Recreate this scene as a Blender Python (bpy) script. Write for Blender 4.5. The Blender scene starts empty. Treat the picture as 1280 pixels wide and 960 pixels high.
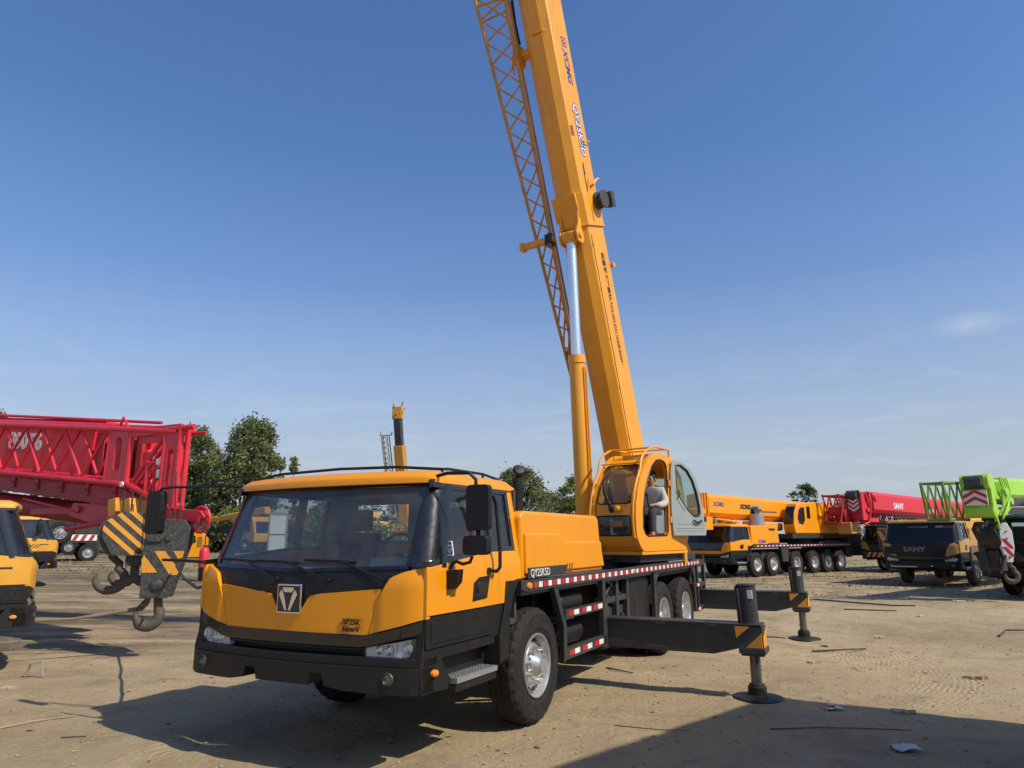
import bpy, bmesh, math, random
from mathutils import Vector, Matrix, noise
R = math.radians
scene = bpy.context.scene
COL = scene.collection
rnd = random.Random(7)

def lerp(a, b, t): return a + (b - a) * t
def sstep(a, b, x):
    t = max(0.0, min(1.0, (x - a) / (b - a))); return t * t * (3 - 2 * t)
def interp(tab, x):
    if x <= tab[0][0]: return tab[0][1]
    for (x0, y0), (x1, y1) in zip(tab, tab[1:]):
        if x <= x1: return lerp(y0, y1, (x - x0) / (x1 - x0) if x1 > x0 else 1)
    return tab[-1][1]

class MB:
    """collects faces of one mesh"""
    def __init__(s, M=None): s.v = []; s.f = []; s.m = []; s.M = M
    def add(s, vs, fs, mi=0, M=None):
        o = len(s.v)
        for p in vs:
            p = Vector(p)
            if M: p = M @ p
            if s.M: p = s.M @ p
            s.v.append(p)
        for f in fs: s.f.append([o + i for i in f]); s.m.append(mi)
        return s
    def box(s, x0, x1, y0, y1, z0, z1, mi=0, M=None):
        vs = [(x0,y0,z0),(x1,y0,z0),(x1,y1,z0),(x0,y1,z0),(x0,y0,z1),(x1,y0,z1),(x1,y1,z1),(x0,y1,z1)]
        return s.add(vs, [(0,3,2,1),(4,5,6,7),(0,1,5,4),(1,2,6,5),(2,3,7,6),(3,0,4,7)], mi, M)
    def hexa(s, b, t, mi=0, M=None):
        return s.add(list(b) + list(t), [(0,3,2,1),(4,5,6,7),(0,1,5,4),(1,2,6,5),(2,3,7,6),(3,0,4,7)], mi, M)
    def prism(s, pts, ax, a, b, mi=0, M=None):
        def P(p, w): return (w,p[0],p[1]) if ax == 'x' else (p[0],w,p[1]) if ax == 'y' else (p[0],p[1],w)
        n = len(pts)
        vs = [P(p, a) for p in pts] + [P(p, b) for p in pts]
        fs = [tuple(range(n))[::-1], tuple(range(n, 2*n))] + [(i, (i+1) % n, n + (i+1) % n, n + i) for i in range(n)]
        return s.add(vs, fs, mi, M)
    def cyl(s, p0, p1, r0, r1=None, n=16, mi=0, M=None):
        if r1 is None: r1 = r0
        p0 = Vector(p0); p1 = Vector(p1); d = (p1 - p0).normalized()
        u = d.orthogonal().normalized(); w = d.cross(u)
        vs = []
        for p, r in ((p0, r0), (p1, r1)):
            for i in range(n):
                a = 2 * math.pi * i / n; vs.append(p + (u * math.cos(a) + w * math.sin(a)) * r)
        fs = [(i, (i+1) % n, n + (i+1) % n, n + i) for i in range(n)] + [tuple(range(n))[::-1], tuple(range(n, 2*n))]
        return s.add(vs, fs, mi, M)
    def tube(s, pts, r, n=8, mi=0, closed=False, M=None):
        pts = [Vector(p) for p in pts]; N = len(pts); vs = []; u = None
        for k, p in enumerate(pts):
            a = pts[k-1] if (k > 0 or closed) else p; b = pts[(k+1) % N] if (k < N-1 or closed) else p
            d = (b - a).normalized()
            if u is None: u = d.orthogonal().normalized()
            else:
                u = u - d * u.dot(d); u = u.normalized() if u.length > 1e-6 else d.orthogonal().normalized()
            w = d.cross(u); rr = r[k] if isinstance(r, (list, tuple)) else r
            for i in range(n):
                an = 2 * math.pi * i / n; vs.append(p + (u * math.cos(an) + w * math.sin(an)) * rr)
        fs = []
        for k in range(N if closed else N-1):
            k2 = (k+1) % N
            for i in range(n):
                j = (i+1) % n; fs.append((k*n+i, k*n+j, k2*n+j, k2*n+i))
        if not closed: fs += [tuple(range(n))[::-1], tuple(range((N-1)*n, N*n))]
        return s.add(vs, fs, mi, M)
    def lathe(s, prof, o, d, n=32, mi=0, rmod=None, closed=False, M=None, caps=True):
        """prof: (radius, distance along d)"""
        o = Vector(o); d = Vector(d).normalized(); u = d.orthogonal().normalized(); w = d.cross(u)
        vs = []
        for k, (r, t) in enumerate(prof):
            for i in range(n):
                a = 2 * math.pi * i / n; rr = r + (rmod(k, i) if rmod else 0)
                vs.append(o + d * t + (u * math.cos(a) + w * math.sin(a)) * rr)
        fs = []; N = len(prof)
        for k in range(N if closed else N-1):
            k2 = (k+1) % N
            for i in range(n):
                j = (i+1) % n; fs.append((k*n+i, k*n+j, k2*n+j, k2*n+i))
        if not closed and caps: fs += [tuple(range(n))[::-1], tuple(range((N-1)*n, N*n))]
        return s.add(vs, fs, mi, M)
    def sheet(s, P, u0, u1, n, vb, vt, m, off=0.0, th=0.02, mi=0):
        """curved panel P(u,v,off); vb/vt may be functions of u"""
        fb = vb if callable(vb) else (lambda u: vb); ft = vt if callable(vt) else (lambda u: vt)
        vs = []
        for o in (off, off - th):
            for i in range(n+1):
                u = lerp(u0, u1, i / n)
                for j in range(m+1): vs.append(P(u, lerp(fb(u), ft(u), j / m), o))
        K = (n+1) * (m+1); fs = []
        def I(i, j, l): return l*K + i*(m+1) + j
        for i in range(n):
            for j in range(m):
                fs.append((I(i,j,0), I(i+1,j,0), I(i+1,j+1,0), I(i,j+1,0)))
                fs.append((I(i,j,1), I(i,j+1,1), I(i+1,j+1,1), I(i+1,j,1)))
        for i in range(n):
            fs.append((I(i,0,0), I(i,0,1), I(i+1,0,1), I(i+1,0,0))); fs.append((I(i,m,0), I(i+1,m,0), I(i+1,m,1), I(i,m,1)))
        for j in range(m):
            fs.append((I(0,j,0), I(0,j+1,0), I(0,j+1,1), I(0,j,1))); fs.append((I(n,j,0), I(n,j,1), I(n,j+1,1), I(n,j+1,0)))
        return s.add(vs, fs, mi)
    def build(s, name, mats, parent=None, bevel=0.0, seg=2, sharp=32, label=None, fixn=True):
        me = bpy.data.meshes.new(name); me.from_pydata([tuple(p) for p in s.v], [], s.f)
        if not isinstance(mats, (list, tuple)): mats = [mats]
        for m in mats: me.materials.append(m)
        me.polygons.foreach_set('material_index', s.m)
        if fixn:
            bm = bmesh.new(); bm.from_mesh(me); bmesh.ops.recalc_face_normals(bm, faces=bm.faces); bm.to_mesh(me); bm.free()
        me.polygons.foreach_set('use_smooth', [True] * len(me.polygons))
        if sharp < 180: me.set_sharp_from_angle(angle=R(sharp))
        me.update()
        o = bpy.data.objects.new(name, me); COL.objects.link(o)
        if parent: o.parent = parent
        if bevel:
            b = o.modifiers.new('bev', 'BEVEL'); b.width = bevel; b.segments = seg; b.limit_method = 'ANGLE'; b.angle_limit = R(35)
        if label: o['label'] = label
        return o

def tag(o, label=None, cat=None, group=None, kind=None):
    if label: o['label'] = label
    if cat: o['category'] = cat
    if group: o['group'] = group
    if kind: o['kind'] = kind
    return o
def thing(name, label, cat, loc=(0,0,0), rz=0.0, group=None):
    o = bpy.data.objects.new(name, None); COL.objects.link(o); o.location = loc; o.rotation_euler = (0, 0, rz)
    o.empty_display_size = .3
    return tag(o, label, cat, group)
def arc(c, r, a0, a1, n, plane='xz', w=0.0):
    out = []
    for i in range(n+1):
        a = R(lerp(a0, a1, i / n)); p = c[0] + r*math.cos(a); q = c[1] + r*math.sin(a)
        out.append((p, w, q) if plane == 'xz' else (p, q, w) if plane == 'xy' else (w, p, q))
    return out
def rrect(x0, x1, z0, z1, r, n=4):
    pts = []
    for cx, cz, a in ((x1-r, z1-r, 0), (x0+r, z1-r, 90), (x0+r, z0+r, 180), (x1-r, z0+r, 270)):
        for i in range(n+1):
            t = R(a + 90*i/n); pts.append((cx + r*math.cos(t), cz + r*math.sin(t)))
    return pts
def stripes(mb, poly, ax, a, b, x0, width, gap, slope, n, mi=0):
    """slanted bands clipped to a convex polygon (u,v); slope = du per -dv"""
    def clip(P, nx, ny, c):
        out = []
        for i in range(len(P)):
            p, q = P[i], P[(i+1) % len(P)]; dp = nx*p[0]+ny*p[1]-c; dq = nx*q[0]+ny*q[1]-c
            if dp >= 0: out.append(p)
            if dp * dq < 0: t = dp/(dp-dq); out.append((p[0]+(q[0]-p[0])*t, p[1]+(q[1]-p[1])*t))
        return out
    for k in range(n):
        s = x0 + k*(width+gap)          # band: s <= u + slope*v <= s+width
        P = clip(list(poly), 1, slope, s)
        if len(P) > 2: P = clip(P, -1, -slope, -(s+width))
        if len(P) > 2: mb.prism(P, ax, a, b, mi)
    return mb
def text(name, s, size, origin, X, Y, mat, parent, ext=.003, bold=0.0, shear=0.0, align='LEFT', sx=1.0, label=None):
    """lettering as real raised geometry: origin at baseline, X reading direction, Y letter up"""
    cu = bpy.data.curves.new(name, 'FONT'); cu.body = s; cu.size = size; cu.extrude = ext; cu.offset = bold; cu.shear = shear
    cu.align_x = align; cu.resolution_u = 3
    tmp = bpy.data.objects.new('tmp_text', cu); COL.objects.link(tmp)
    dg = bpy.context.evaluated_depsgraph_get(); dg.update()
    me = bpy.data.meshes.new_from_object(tmp.evaluated_get(dg))
    bpy.data.objects.remove(tmp); bpy.data.curves.remove(cu)
    X = Vector(X).normalized(); Y = Vector(Y).normalized(); Z = X.cross(Y)
    M = Matrix(((X.x, Y.x, Z.x), (X.y, Y.y, Z.y), (X.z, Y.z, Z.z))).to_4x4(); M.translation = Vector(origin)
    me.transform(M @ Matrix.Diagonal((sx, 1, 1, 1)))
    me.materials.clear(); me.materials.append(mat)
    o = bpy.data.objects.new(name, me); COL.objects.link(o)
    if parent: o.parent = parent
    if label: o['label'] = label
    return o
def copy_tree(o, parent=None):
    c = o.copy(); COL.objects.link(c)
    if parent: c.parent = parent
    for ch in list(o.children): copy_tree(ch, c)
    return c

# ---------------- materials ----------------
MATS = {}
def newmat(name):
    m = bpy.data.materials.new(name); m.use_nodes = True; nt = m.node_tree; nt.nodes.clear()
    out = nt.nodes.new('ShaderNodeOutputMaterial'); b = nt.nodes.new('ShaderNodeBsdfPrincipled')
    nt.links.new(b.outputs[0], out.inputs[0]); MATS[name] = m
    return m, nt, b, out
def N(nt, t, **kw):
    n = nt.nodes.new(t)
    for k, v in kw.items():
        if k.startswith('i_'):
            key = k[2:]; key = int(key) if key.isdigit() else key.replace('_', ' '); n.inputs[key].default_value = v
        else: setattr(n, k, v)
    return n
def ramp(nt, src, stops):
    r = nt.nodes.new('ShaderNodeValToRGB'); nt.links.new(src, r.inputs[0]); e = r.color_ramp.elements
    while len(e) < len(stops): e.new(0.5)
    for el, (p, c) in zip(e, stops): el.position = p; el.color = c if len(c) == 4 else (*c, 1)
    return r.outputs[0]
def mixc(nt, fac, a, b, mode='MIX'):
    m = nt.nodes.new('ShaderNodeMix'); m.data_type = 'RGBA'; m.blend_type = mode
    for sock, v in ((m.inputs[0], fac), (m.inputs[6], a), (m.inputs[7], b)):
        if hasattr(v, 'is_linked') or isinstance(v, bpy.types.NodeSocket): nt.links.new(v, sock)
        elif isinstance(v, (int, float)): sock.default_value = v
        else: sock.default_value = (*v, 1) if len(v) == 3 else v
    return m.outputs[2]
def simple(name, col, rough=.5, metal=0.0, coat=0.0, var=.12, dust=.15, dustcol=(.34,.28,.2), bump=.0, scale=3.0, zdust=0.0, spec=.5, streak=0.0):
    """base colour with uneven wear and a film of yard dust"""
    m, nt, b, out = newmat(name)
    tc = N(nt, 'ShaderNodeTexCoord'); geo = tc.outputs['Object']
    n1 = N(nt, 'ShaderNodeTexNoise', i_Scale=scale, i_Detail=6.0, i_Roughness=.62); nt.links.new(geo, n1.inputs['Vector'])
    n2 = N(nt, 'ShaderNodeTexNoise', i_Scale=scale*9, i_Detail=4.0, i_Roughness=.7); nt.links.new(geo, n2.inputs['Vector'])
    dark = tuple(c * (1 - var) for c in col); lite = tuple(min(1, c * (1 + var*.6)) for c in col)
    c1 = ramp(nt, n1.outputs[0], [(.3, dark), (.7, lite)])
    f = ramp(nt, n2.outputs[0], [(.42, (0,0,0)), (.75, (dust, dust, dust))])
    c2 = mixc(nt, f, c1, dustcol)
    if zdust > 0:
        sx = N(nt, 'ShaderNodeSeparateXYZ'); nt.links.new(geo, sx.inputs[0])
        mr = N(nt, 'ShaderNodeMapRange', i_1=1.3, i_2=.1, i_3=0.0, i_4=zdust); nt.links.new(sx.outputs[2], mr.inputs[0])
        mu = N(nt, 'ShaderNodeMath', operation='MULTIPLY'); nt.links.new(mr.outputs[0], mu.inputs[0])
        add = N(nt, 'ShaderNodeMath', operation='ADD', i_1=.35); nt.links.new(n1.outputs[0], add.inputs[0]); nt.links.new(add.outputs[0], mu.inputs[1])
        c2 = mixc(nt, mu.outputs[0], c2, dustcol)
    if streak > 0:
        mp = N(nt, 'ShaderNodeMapping'); mp.inputs['Scale'].default_value = (9, 9, .7); nt.links.new(geo, mp.inputs[0])
        n3 = N(nt, 'ShaderNodeTexNoise', i_Scale=1.3, i_Detail=5.0, i_Roughness=.65); nt.links.new(mp.outputs[0], n3.inputs['Vector'])
        n4 = N(nt, 'ShaderNodeTexNoise', i_Scale=.55, i_Detail=3.0); nt.links.new(geo, n4.inputs['Vector'])
        f3 = N(nt, 'ShaderNodeMath', operation='MULTIPLY'); nt.links.new(ramp(nt, n3.outputs[0], [(.50,(0,0,0)),(.72,(streak,)*3)]), f3.inputs[0]); nt.links.new(ramp(nt, n4.outputs[0], [(.42,(0,0,0)),(.6,(1,1,1))]), f3.inputs[1])
        c2 = mixc(nt, f3.outputs[0], c2, (.16,.075,.02))
    nt.links.new(c2, b.inputs['Base Color'])
    rr = N(nt, 'ShaderNodeMapRange', i_1=.3, i_2=.75, i_3=rough*.8, i_4=min(1, rough*1.35)); nt.links.new(n2.outputs[0], rr.inputs[0]); nt.links.new(rr.outputs[0], b.inputs['Roughness'])
    b.inputs['Metallic'].default_value = metal; b.inputs['Coat Weight'].default_value = coat; b.inputs['Coat Roughness'].default_value = .08
    b.inputs['Specular IOR Level'].default_value = spec
    if bump:
        bp = N(nt, 'ShaderNodeBump', i_Strength=bump, i_Distance=.004); nt.links.new(n2.outputs[0], bp.inputs['Height']); nt.links.new(bp.outputs[0], b.inputs['Normal'])
    return m
def glassmat(name, tint, haze=.05, hazecol=(.35,.36,.36), rough=.02):
    m, nt, b, out = newmat(name); nt.nodes.remove(b)
    tr = N(nt, 'ShaderNodeBsdfTransparent'); tr.inputs[0].default_value = (*tint, 1)
    gl = N(nt, 'ShaderNodeBsdfGlossy'); gl.inputs['Roughness'].default_value = rough; gl.inputs[0].default_value = (.9,.95,1,1)
    df = N(nt, 'ShaderNodeBsdfDiffuse'); df.inputs[0].default_value = (*hazecol, 1)
    tc = N(nt, 'ShaderNodeTexCoord'); nz = N(nt, 'ShaderNodeTexNoise', i_Scale=5.0, i_Detail=5.0, i_Roughness=.65); nt.links.new(tc.outputs['Object'], nz.inputs[0])
    mr = N(nt, 'ShaderNodeMapRange', i_1=.3, i_2=.75, i_3=haze*.4, i_4=haze*1.6); nt.links.new(nz.outputs[0], mr.inputs[0])
    m1 = N(nt, 'ShaderNodeMixShader'); nt.links.new(mr.outputs[0], m1.inputs[0]); nt.links.new(tr.outputs[0], m1.inputs[1]); nt.links.new(df.outputs[0], m1.inputs[2])
    lw = N(nt, 'ShaderNodeLayerWeight', i_Blend=.5); pw = N(nt, 'ShaderNodeMath', operation='POWER', i_1=4.0); nt.links.new(lw.outputs['Facing'], pw.inputs[0]); fr = N(nt, 'ShaderNodeMath', operation='MULTIPLY_ADD', i_1=.55, i_2=.035); nt.links.new(pw.outputs[0], fr.inputs[0]); m2 = N(nt, 'ShaderNodeMixShader')
    nt.links.new(fr.outputs[0], m2.inputs[0]); nt.links.new(m1.outputs[0], m2.inputs[1]); nt.links.new(gl.outputs[0], m2.inputs[2]); nt.links.new(m2.outputs[0], out.inputs[0])
    return m
YEL = (.82, .300, .002)
M_yel = simple('yellow_paint', YEL, .36, coat=.22, var=.07, dust=.02, zdust=.05, scale=1.1, spec=.4, streak=.22)
M_boomyel = simple('boom_yellow_paint', (.80,.335,.012), .42, coat=.2, var=.08, dust=.06, scale=1.0, streak=.38)
M_oldyel = simple('weathered_yellow_paint', (.70,.32,.02), .5, coat=.1, var=.15, dust=.2, zdust=.18)
M_mustard = simple('mustard_paint', (.52,.27,.05), .5, coat=.1, var=.2, dust=.4, zdust=.35)
M_jib = simple('rusty_orange_paint', (.55,.25,.03), .6, var=.35, dust=.2, scale=6)
M_red = simple('red_paint', (.66,.016,.035), .42, coat=.15, var=.16, dust=.07, dustcol=(.4,.2,.16))
M_darkred = simple('dark_red_paint', (.40,.014,.026), .5, var=.25, dust=.12)
M_green = simple('lime_green_paint', (.33,.62,.035), .4, coat=.2, var=.12, dust=.15)
M_dkgreen = simple('dark_teal_paint', (.015,.03,.03), .35, coat=.3, var=.2, dust=.2, zdust=.3)
M_black = simple('black_plastic', (.008,.0078,.0075), .48, var=.2, dust=.025, zdust=.03, bump=.1, spec=.35)
M_gloss = simple('gloss_black_trim', (.008,.008,.009), .2, coat=.3, var=.1, dust=.03, zdust=.04)
M_chas = simple('dark_grey_chassis_paint', (.026,.028,.032), .48, var=.2, dust=.06, zdust=.08)
M_deck = simple('grey_tread_deck', (.16,.16,.165), .55, metal=.3, var=.25, dust=.4)
M_frame = simple('black_frame_paint', (.014,.014,.015), .6, var=.3, dust=.2, zdust=.2)
M_tyre = simple('tyre_rubber', (.013,.0125,.012), .75, var=.25, dust=.20, dustcol=(.20,.165,.125), bump=.4, scale=5, spec=.25)
M_rim = simple('silver_wheel_paint', (.56,.56,.56), .34, metal=.7, var=.12, dust=.25)
M_hubdark = simple('wheel_recess', (.03,.03,.03), .7, var=.2, dust=.3)
M_chrome = simple('chrome', (.75,.76,.78), .12, metal=1, var=.05, dust=.05)
M_rod = simple('hard_chrome_rod', (.80,.84,.87), .28, metal=.85, var=.04, dust=.04)
M_steel = simple('bare_worn_steel', (.17,.165,.16), .36, metal=.8, var=.3, dust=.35)
M_rust = simple('dark_rusty_hook_steel', (.075,.058,.045), .65, metal=.2, var=.4, dust=.4, bump=.5, scale=8)
M_blockblk = simple('hook_block_black', (.03,.033,.035), .5, var=.3, dust=.3, bump=.2)
M_stripe = simple('hazard_orange_stripe', (.75,.32,.02), .5, var=.2, dust=.25)
M_white = simple('white_paint', (.75,.75,.74), .45, var=.05, dust=.1)
M_refl_r = simple('red_reflector', (.55,.012,.02), .3, var=.1, dust=.12)
M_refl_w = simple('white_reflector', (.80,.78,.76), .3, var=.1, dust=.12)
M_grey = simple('grey_door_paint', (.27,.31,.30), .42, coat=.1, var=.08, dust=.1)
M_seatred = simple('dark_red_seat_cloth', (.22,.014,.016), .9, var=.2, dust=.1)
M_floorred = simple('red_floor_mat', (.55,.02,.02), .7, var=.2, dust=.1)
M_seatgrey = simple('grey_plastic_console', (.20,.22,.24), .6, var=.1, dust=.1)
M_int = simple('cab_interior_plastic', (.05,.05,.052), .75, var=.15, dust=.1)
M_dash = simple('grey_dashboard', (.17,.19,.19), .8, var=.1, dust=.25)
M_amber = simple('amber_lens', (.80,.25,.02), .2, coat=.6, var=.05, dust=.05)
M_glassbg = glassmat('dark_tinted_glass', (.40,.43,.43), .05, (.10,.10,.10))
M_lens = glassmat('headlight_glass', (.92,.94,.95), .03)
M_blue = simple('blue_lettering', (.02,.05,.28), .4, var=.05, dust=.05)
M_ltblue = simple('pale_blue_lettering', (.12,.42,.55), .4, var=.05, dust=.05)
M_ink = simple('black_lettering', (.02,.02,.02), .5, var=.05, dust=.1)
M_inkred = simple('dark_label_print', (.25,.06,.02), .5, var=.05, dust=.1)
M_glass = glassmat('windscreen_glass', (.86,.89,.88), .07, (.30,.32,.32))
M_glassdk = glassmat('side_window_glass', (.78,.80,.79), .04, (.2,.2,.2))
M_glassgr = glassmat('green_tinted_glass', (.74,.84,.80), .05, (.25,.28,.27))
M_cable = simple('steel_wire_rope', (.05,.045,.04), .6, metal=.4, var=.2, dust=.2)
M_strap = simple('dirty_webbing', (.20,.14,.09), .9, var=.3, dust=.4)
M_tarp = simple('dark_grey_tarpaulin', (.06,.06,.065), .8, var=.3, dust=.3)
M_galv = simple('galvanised_sheet', (.42,.44,.45), .4, metal=.6, var=.15, dust=.15)
# ---------------- carrier cab, shared shape language of all truck cranes in the yard ----------------
def xf(y, z):
    b = 2.07 if z < 1.42 else 2.07 - (z - 1.42) * .425
    a = abs(y)
    return b - .14 * (y / 1.2) ** 2 - (max(0, a - 1.05) ** 2) * 1.6
def ys(z): return 1.22 if z < 1.5 else 1.22 - .16 * (z - 1.5)
def PF(y, z, off): return (xf(y, z) + off, y, z)
def PS(sg): return lambda x, z, off: (x, sg * (ys(z) + off), z)
def ring(mb, outer, inner, ax, a, b, n=56, mi=0):
    cx = sum(p[0] for p in inner) / len(inner); cy = sum(p[1] for p in inner) / len(inner)
    def hit(poly, an):
        dx, dy = math.cos(an), math.sin(an); best = None
        for (x0, y0), (x1, y1) in zip(poly, poly[1:] + poly[:1]):
            ex, ey = x1 - x0, y1 - y0; den = dx * ey - dy * ex
            if abs(den) < 1e-9: continue
            t = ((x0 - cx) * ey - (y0 - cy) * ex) / den; s = ((x0 - cx) * dy - (y0 - cy) * dx) / den
            if t > 0 and -1e-6 <= s <= 1 + 1e-6 and (best is None or t > best): best = t
        return (cx + dx * best, cy + dy * best)
    angs = sorted(set([round(2 * math.pi * i / n, 5) for i in range(n)] + [round(math.atan2(p[1] - cy, p[0] - cx) % (2 * math.pi), 5) for p in outer + inner]))
    k = len(angs)
    def P(p, w): return (w, p[0], p[1]) if ax == 'x' else (p[0], w, p[1]) if ax == 'y' else (p[0], p[1], w)
    O = [hit(outer, t) for t in angs]; I = [hit(inner, t) for t in angs]
    vs = [P(p, a) for p in O] + [P(p, a) for p in I] + [P(p, b) for p in O] + [P(p, b) for p in I]
    fs = []
    for i in range(k):
        j = (i + 1) % k
        fs += [(i, j, k + j, k + i), (2*k + i, 3*k + i, 3*k + j, 2*k + j), (i, 2*k + i, 2*k + j, j), (k + i, k + j, 3*k + j, 3*k + i)]
    return mb.add(vs, fs, mi)
def lug(mb, x, y, z, sg, r, n, rr, L, mi=0):
    for k in range(n):
        a = 2 * math.pi * k / n + .2
        cx, cz = x + rr * math.cos(a), z + rr * math.sin(a)
        mb.cyl((cx, y, cz), (cx, y + sg * L, cz), r, r * .85, 8, mi)
def wheel(parent, x, yo, sg, Rr=.535, w=.29, front=True, tread=True, mt=None, mr=None, simple_=False, z=None):
    """tyre with rim and hub as sub-parts; yo = outer sidewall plane"""
    z = Rr if z is None else z
    n = 84 if tread else 36
    o = (x, sg * (yo - w), z); k_ = Rr / .535
    prof = [(.30,.02),(.42,0),(.495,.012),(.520,.035),(.533,.05),(.535,.085),(.528,.092),(.535,.10),(.535,w/2-.006),(.526,w/2),(.535,w/2+.006),
            (.535,w-.10),(.528,w-.092),(.535,w-.085),(.533,w-.05),(.520,w-.035),(.512,w-.02),(.495,w-.012),(.47,w-.002),(.465,w-.006),(.42,w),(.345,w),(.340,w-.006),(.30,w-.02),(.283,w-.05),(.283,.05)]
    prof = [(r * k_, t) for r, t in prof]
    def rm(k, i):
        if not tread: return 0
        if k in (3,4,5) or k in (13,14,15,16): return -.016 if (i % 3 == 0) else 0
        if k in (7,8,10,11): return -.012 if ((i + k) % 3 == 0) else 0
        return 0
    t = MB().lathe(prof, o, (0, sg, 0), n, 0, rm, closed=True).build('wheel', mt or M_tyre, parent, sharp=28)
    m = MB(); oo = (x, 0, z); q = lambda r, d: (r * k_, d)
    rim_o = (x, sg * (yo - w), z)
    if front:
        pr_ = [q(.296,w-.022),q(.292,w-.004),q(.280,w-.006),q(.268,w-.03),q(.262,w-.095),q(.245,w-.112),q(.208,w-.080),q(.188,w-.052),q(.125,w-.048),q(.115,w-.035),q(.10,w+.010),q(.075,w+.034),q(.07,w+.06),q(.03,w+.066),q(.001,w+.066)]
    else:
        pr_ = [q(.296,w-.022),q(.292,w-.004),q(.280,w-.006),q(.268,w-.03),q(.258,w-.10),q(.248,w-.17),q(.20,w-.185),q(.16,w-.16),q(.125,w-.155),q(.115,w-.09),q(.09,w-.05),q(.07,w-.045),q(.001,w-.045)]
    m.lathe(pr_, rim_o, (0, sg, 0), 48, 0, caps=False)
    if not simple_:
        h = m; fz = w - .05 if front else w - .165
        lug(h, x, sg * (yo - w + fz), z, sg, .018 * k_, 10, .160 * k_, .06)
        for k in range(8):
            a = 2 * math.pi * (k + .5) / 8; c = Vector((x + .224 * k_ * math.cos(a), sg * (yo - w + (w - .088 if front else w - .172)), z + .224 * k_ * math.sin(a)))
            ta = Vector((-math.sin(a), 0, math.cos(a))); ra = Vector((math.cos(a), 0, math.sin(a))); nn = Vector((0, sg * .018, 0))
            pts = [c + ta * (.044 * math.cos(b)) + ra * (.022 * math.sin(b)) for b in [2 * math.pi * e / 10 for e in range(10)]]
            m.add([p - nn for p in pts] + [p + nn for p in pts], [tuple(range(10)), tuple(range(10, 20))] + [(e, (e+1) % 10, 10 + (e+1) % 10, 10 + e) for e in range(10)], 1)
    m.build('rim', [mr or M_rim, M_hubdark], t, sharp=40)
    return t

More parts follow.
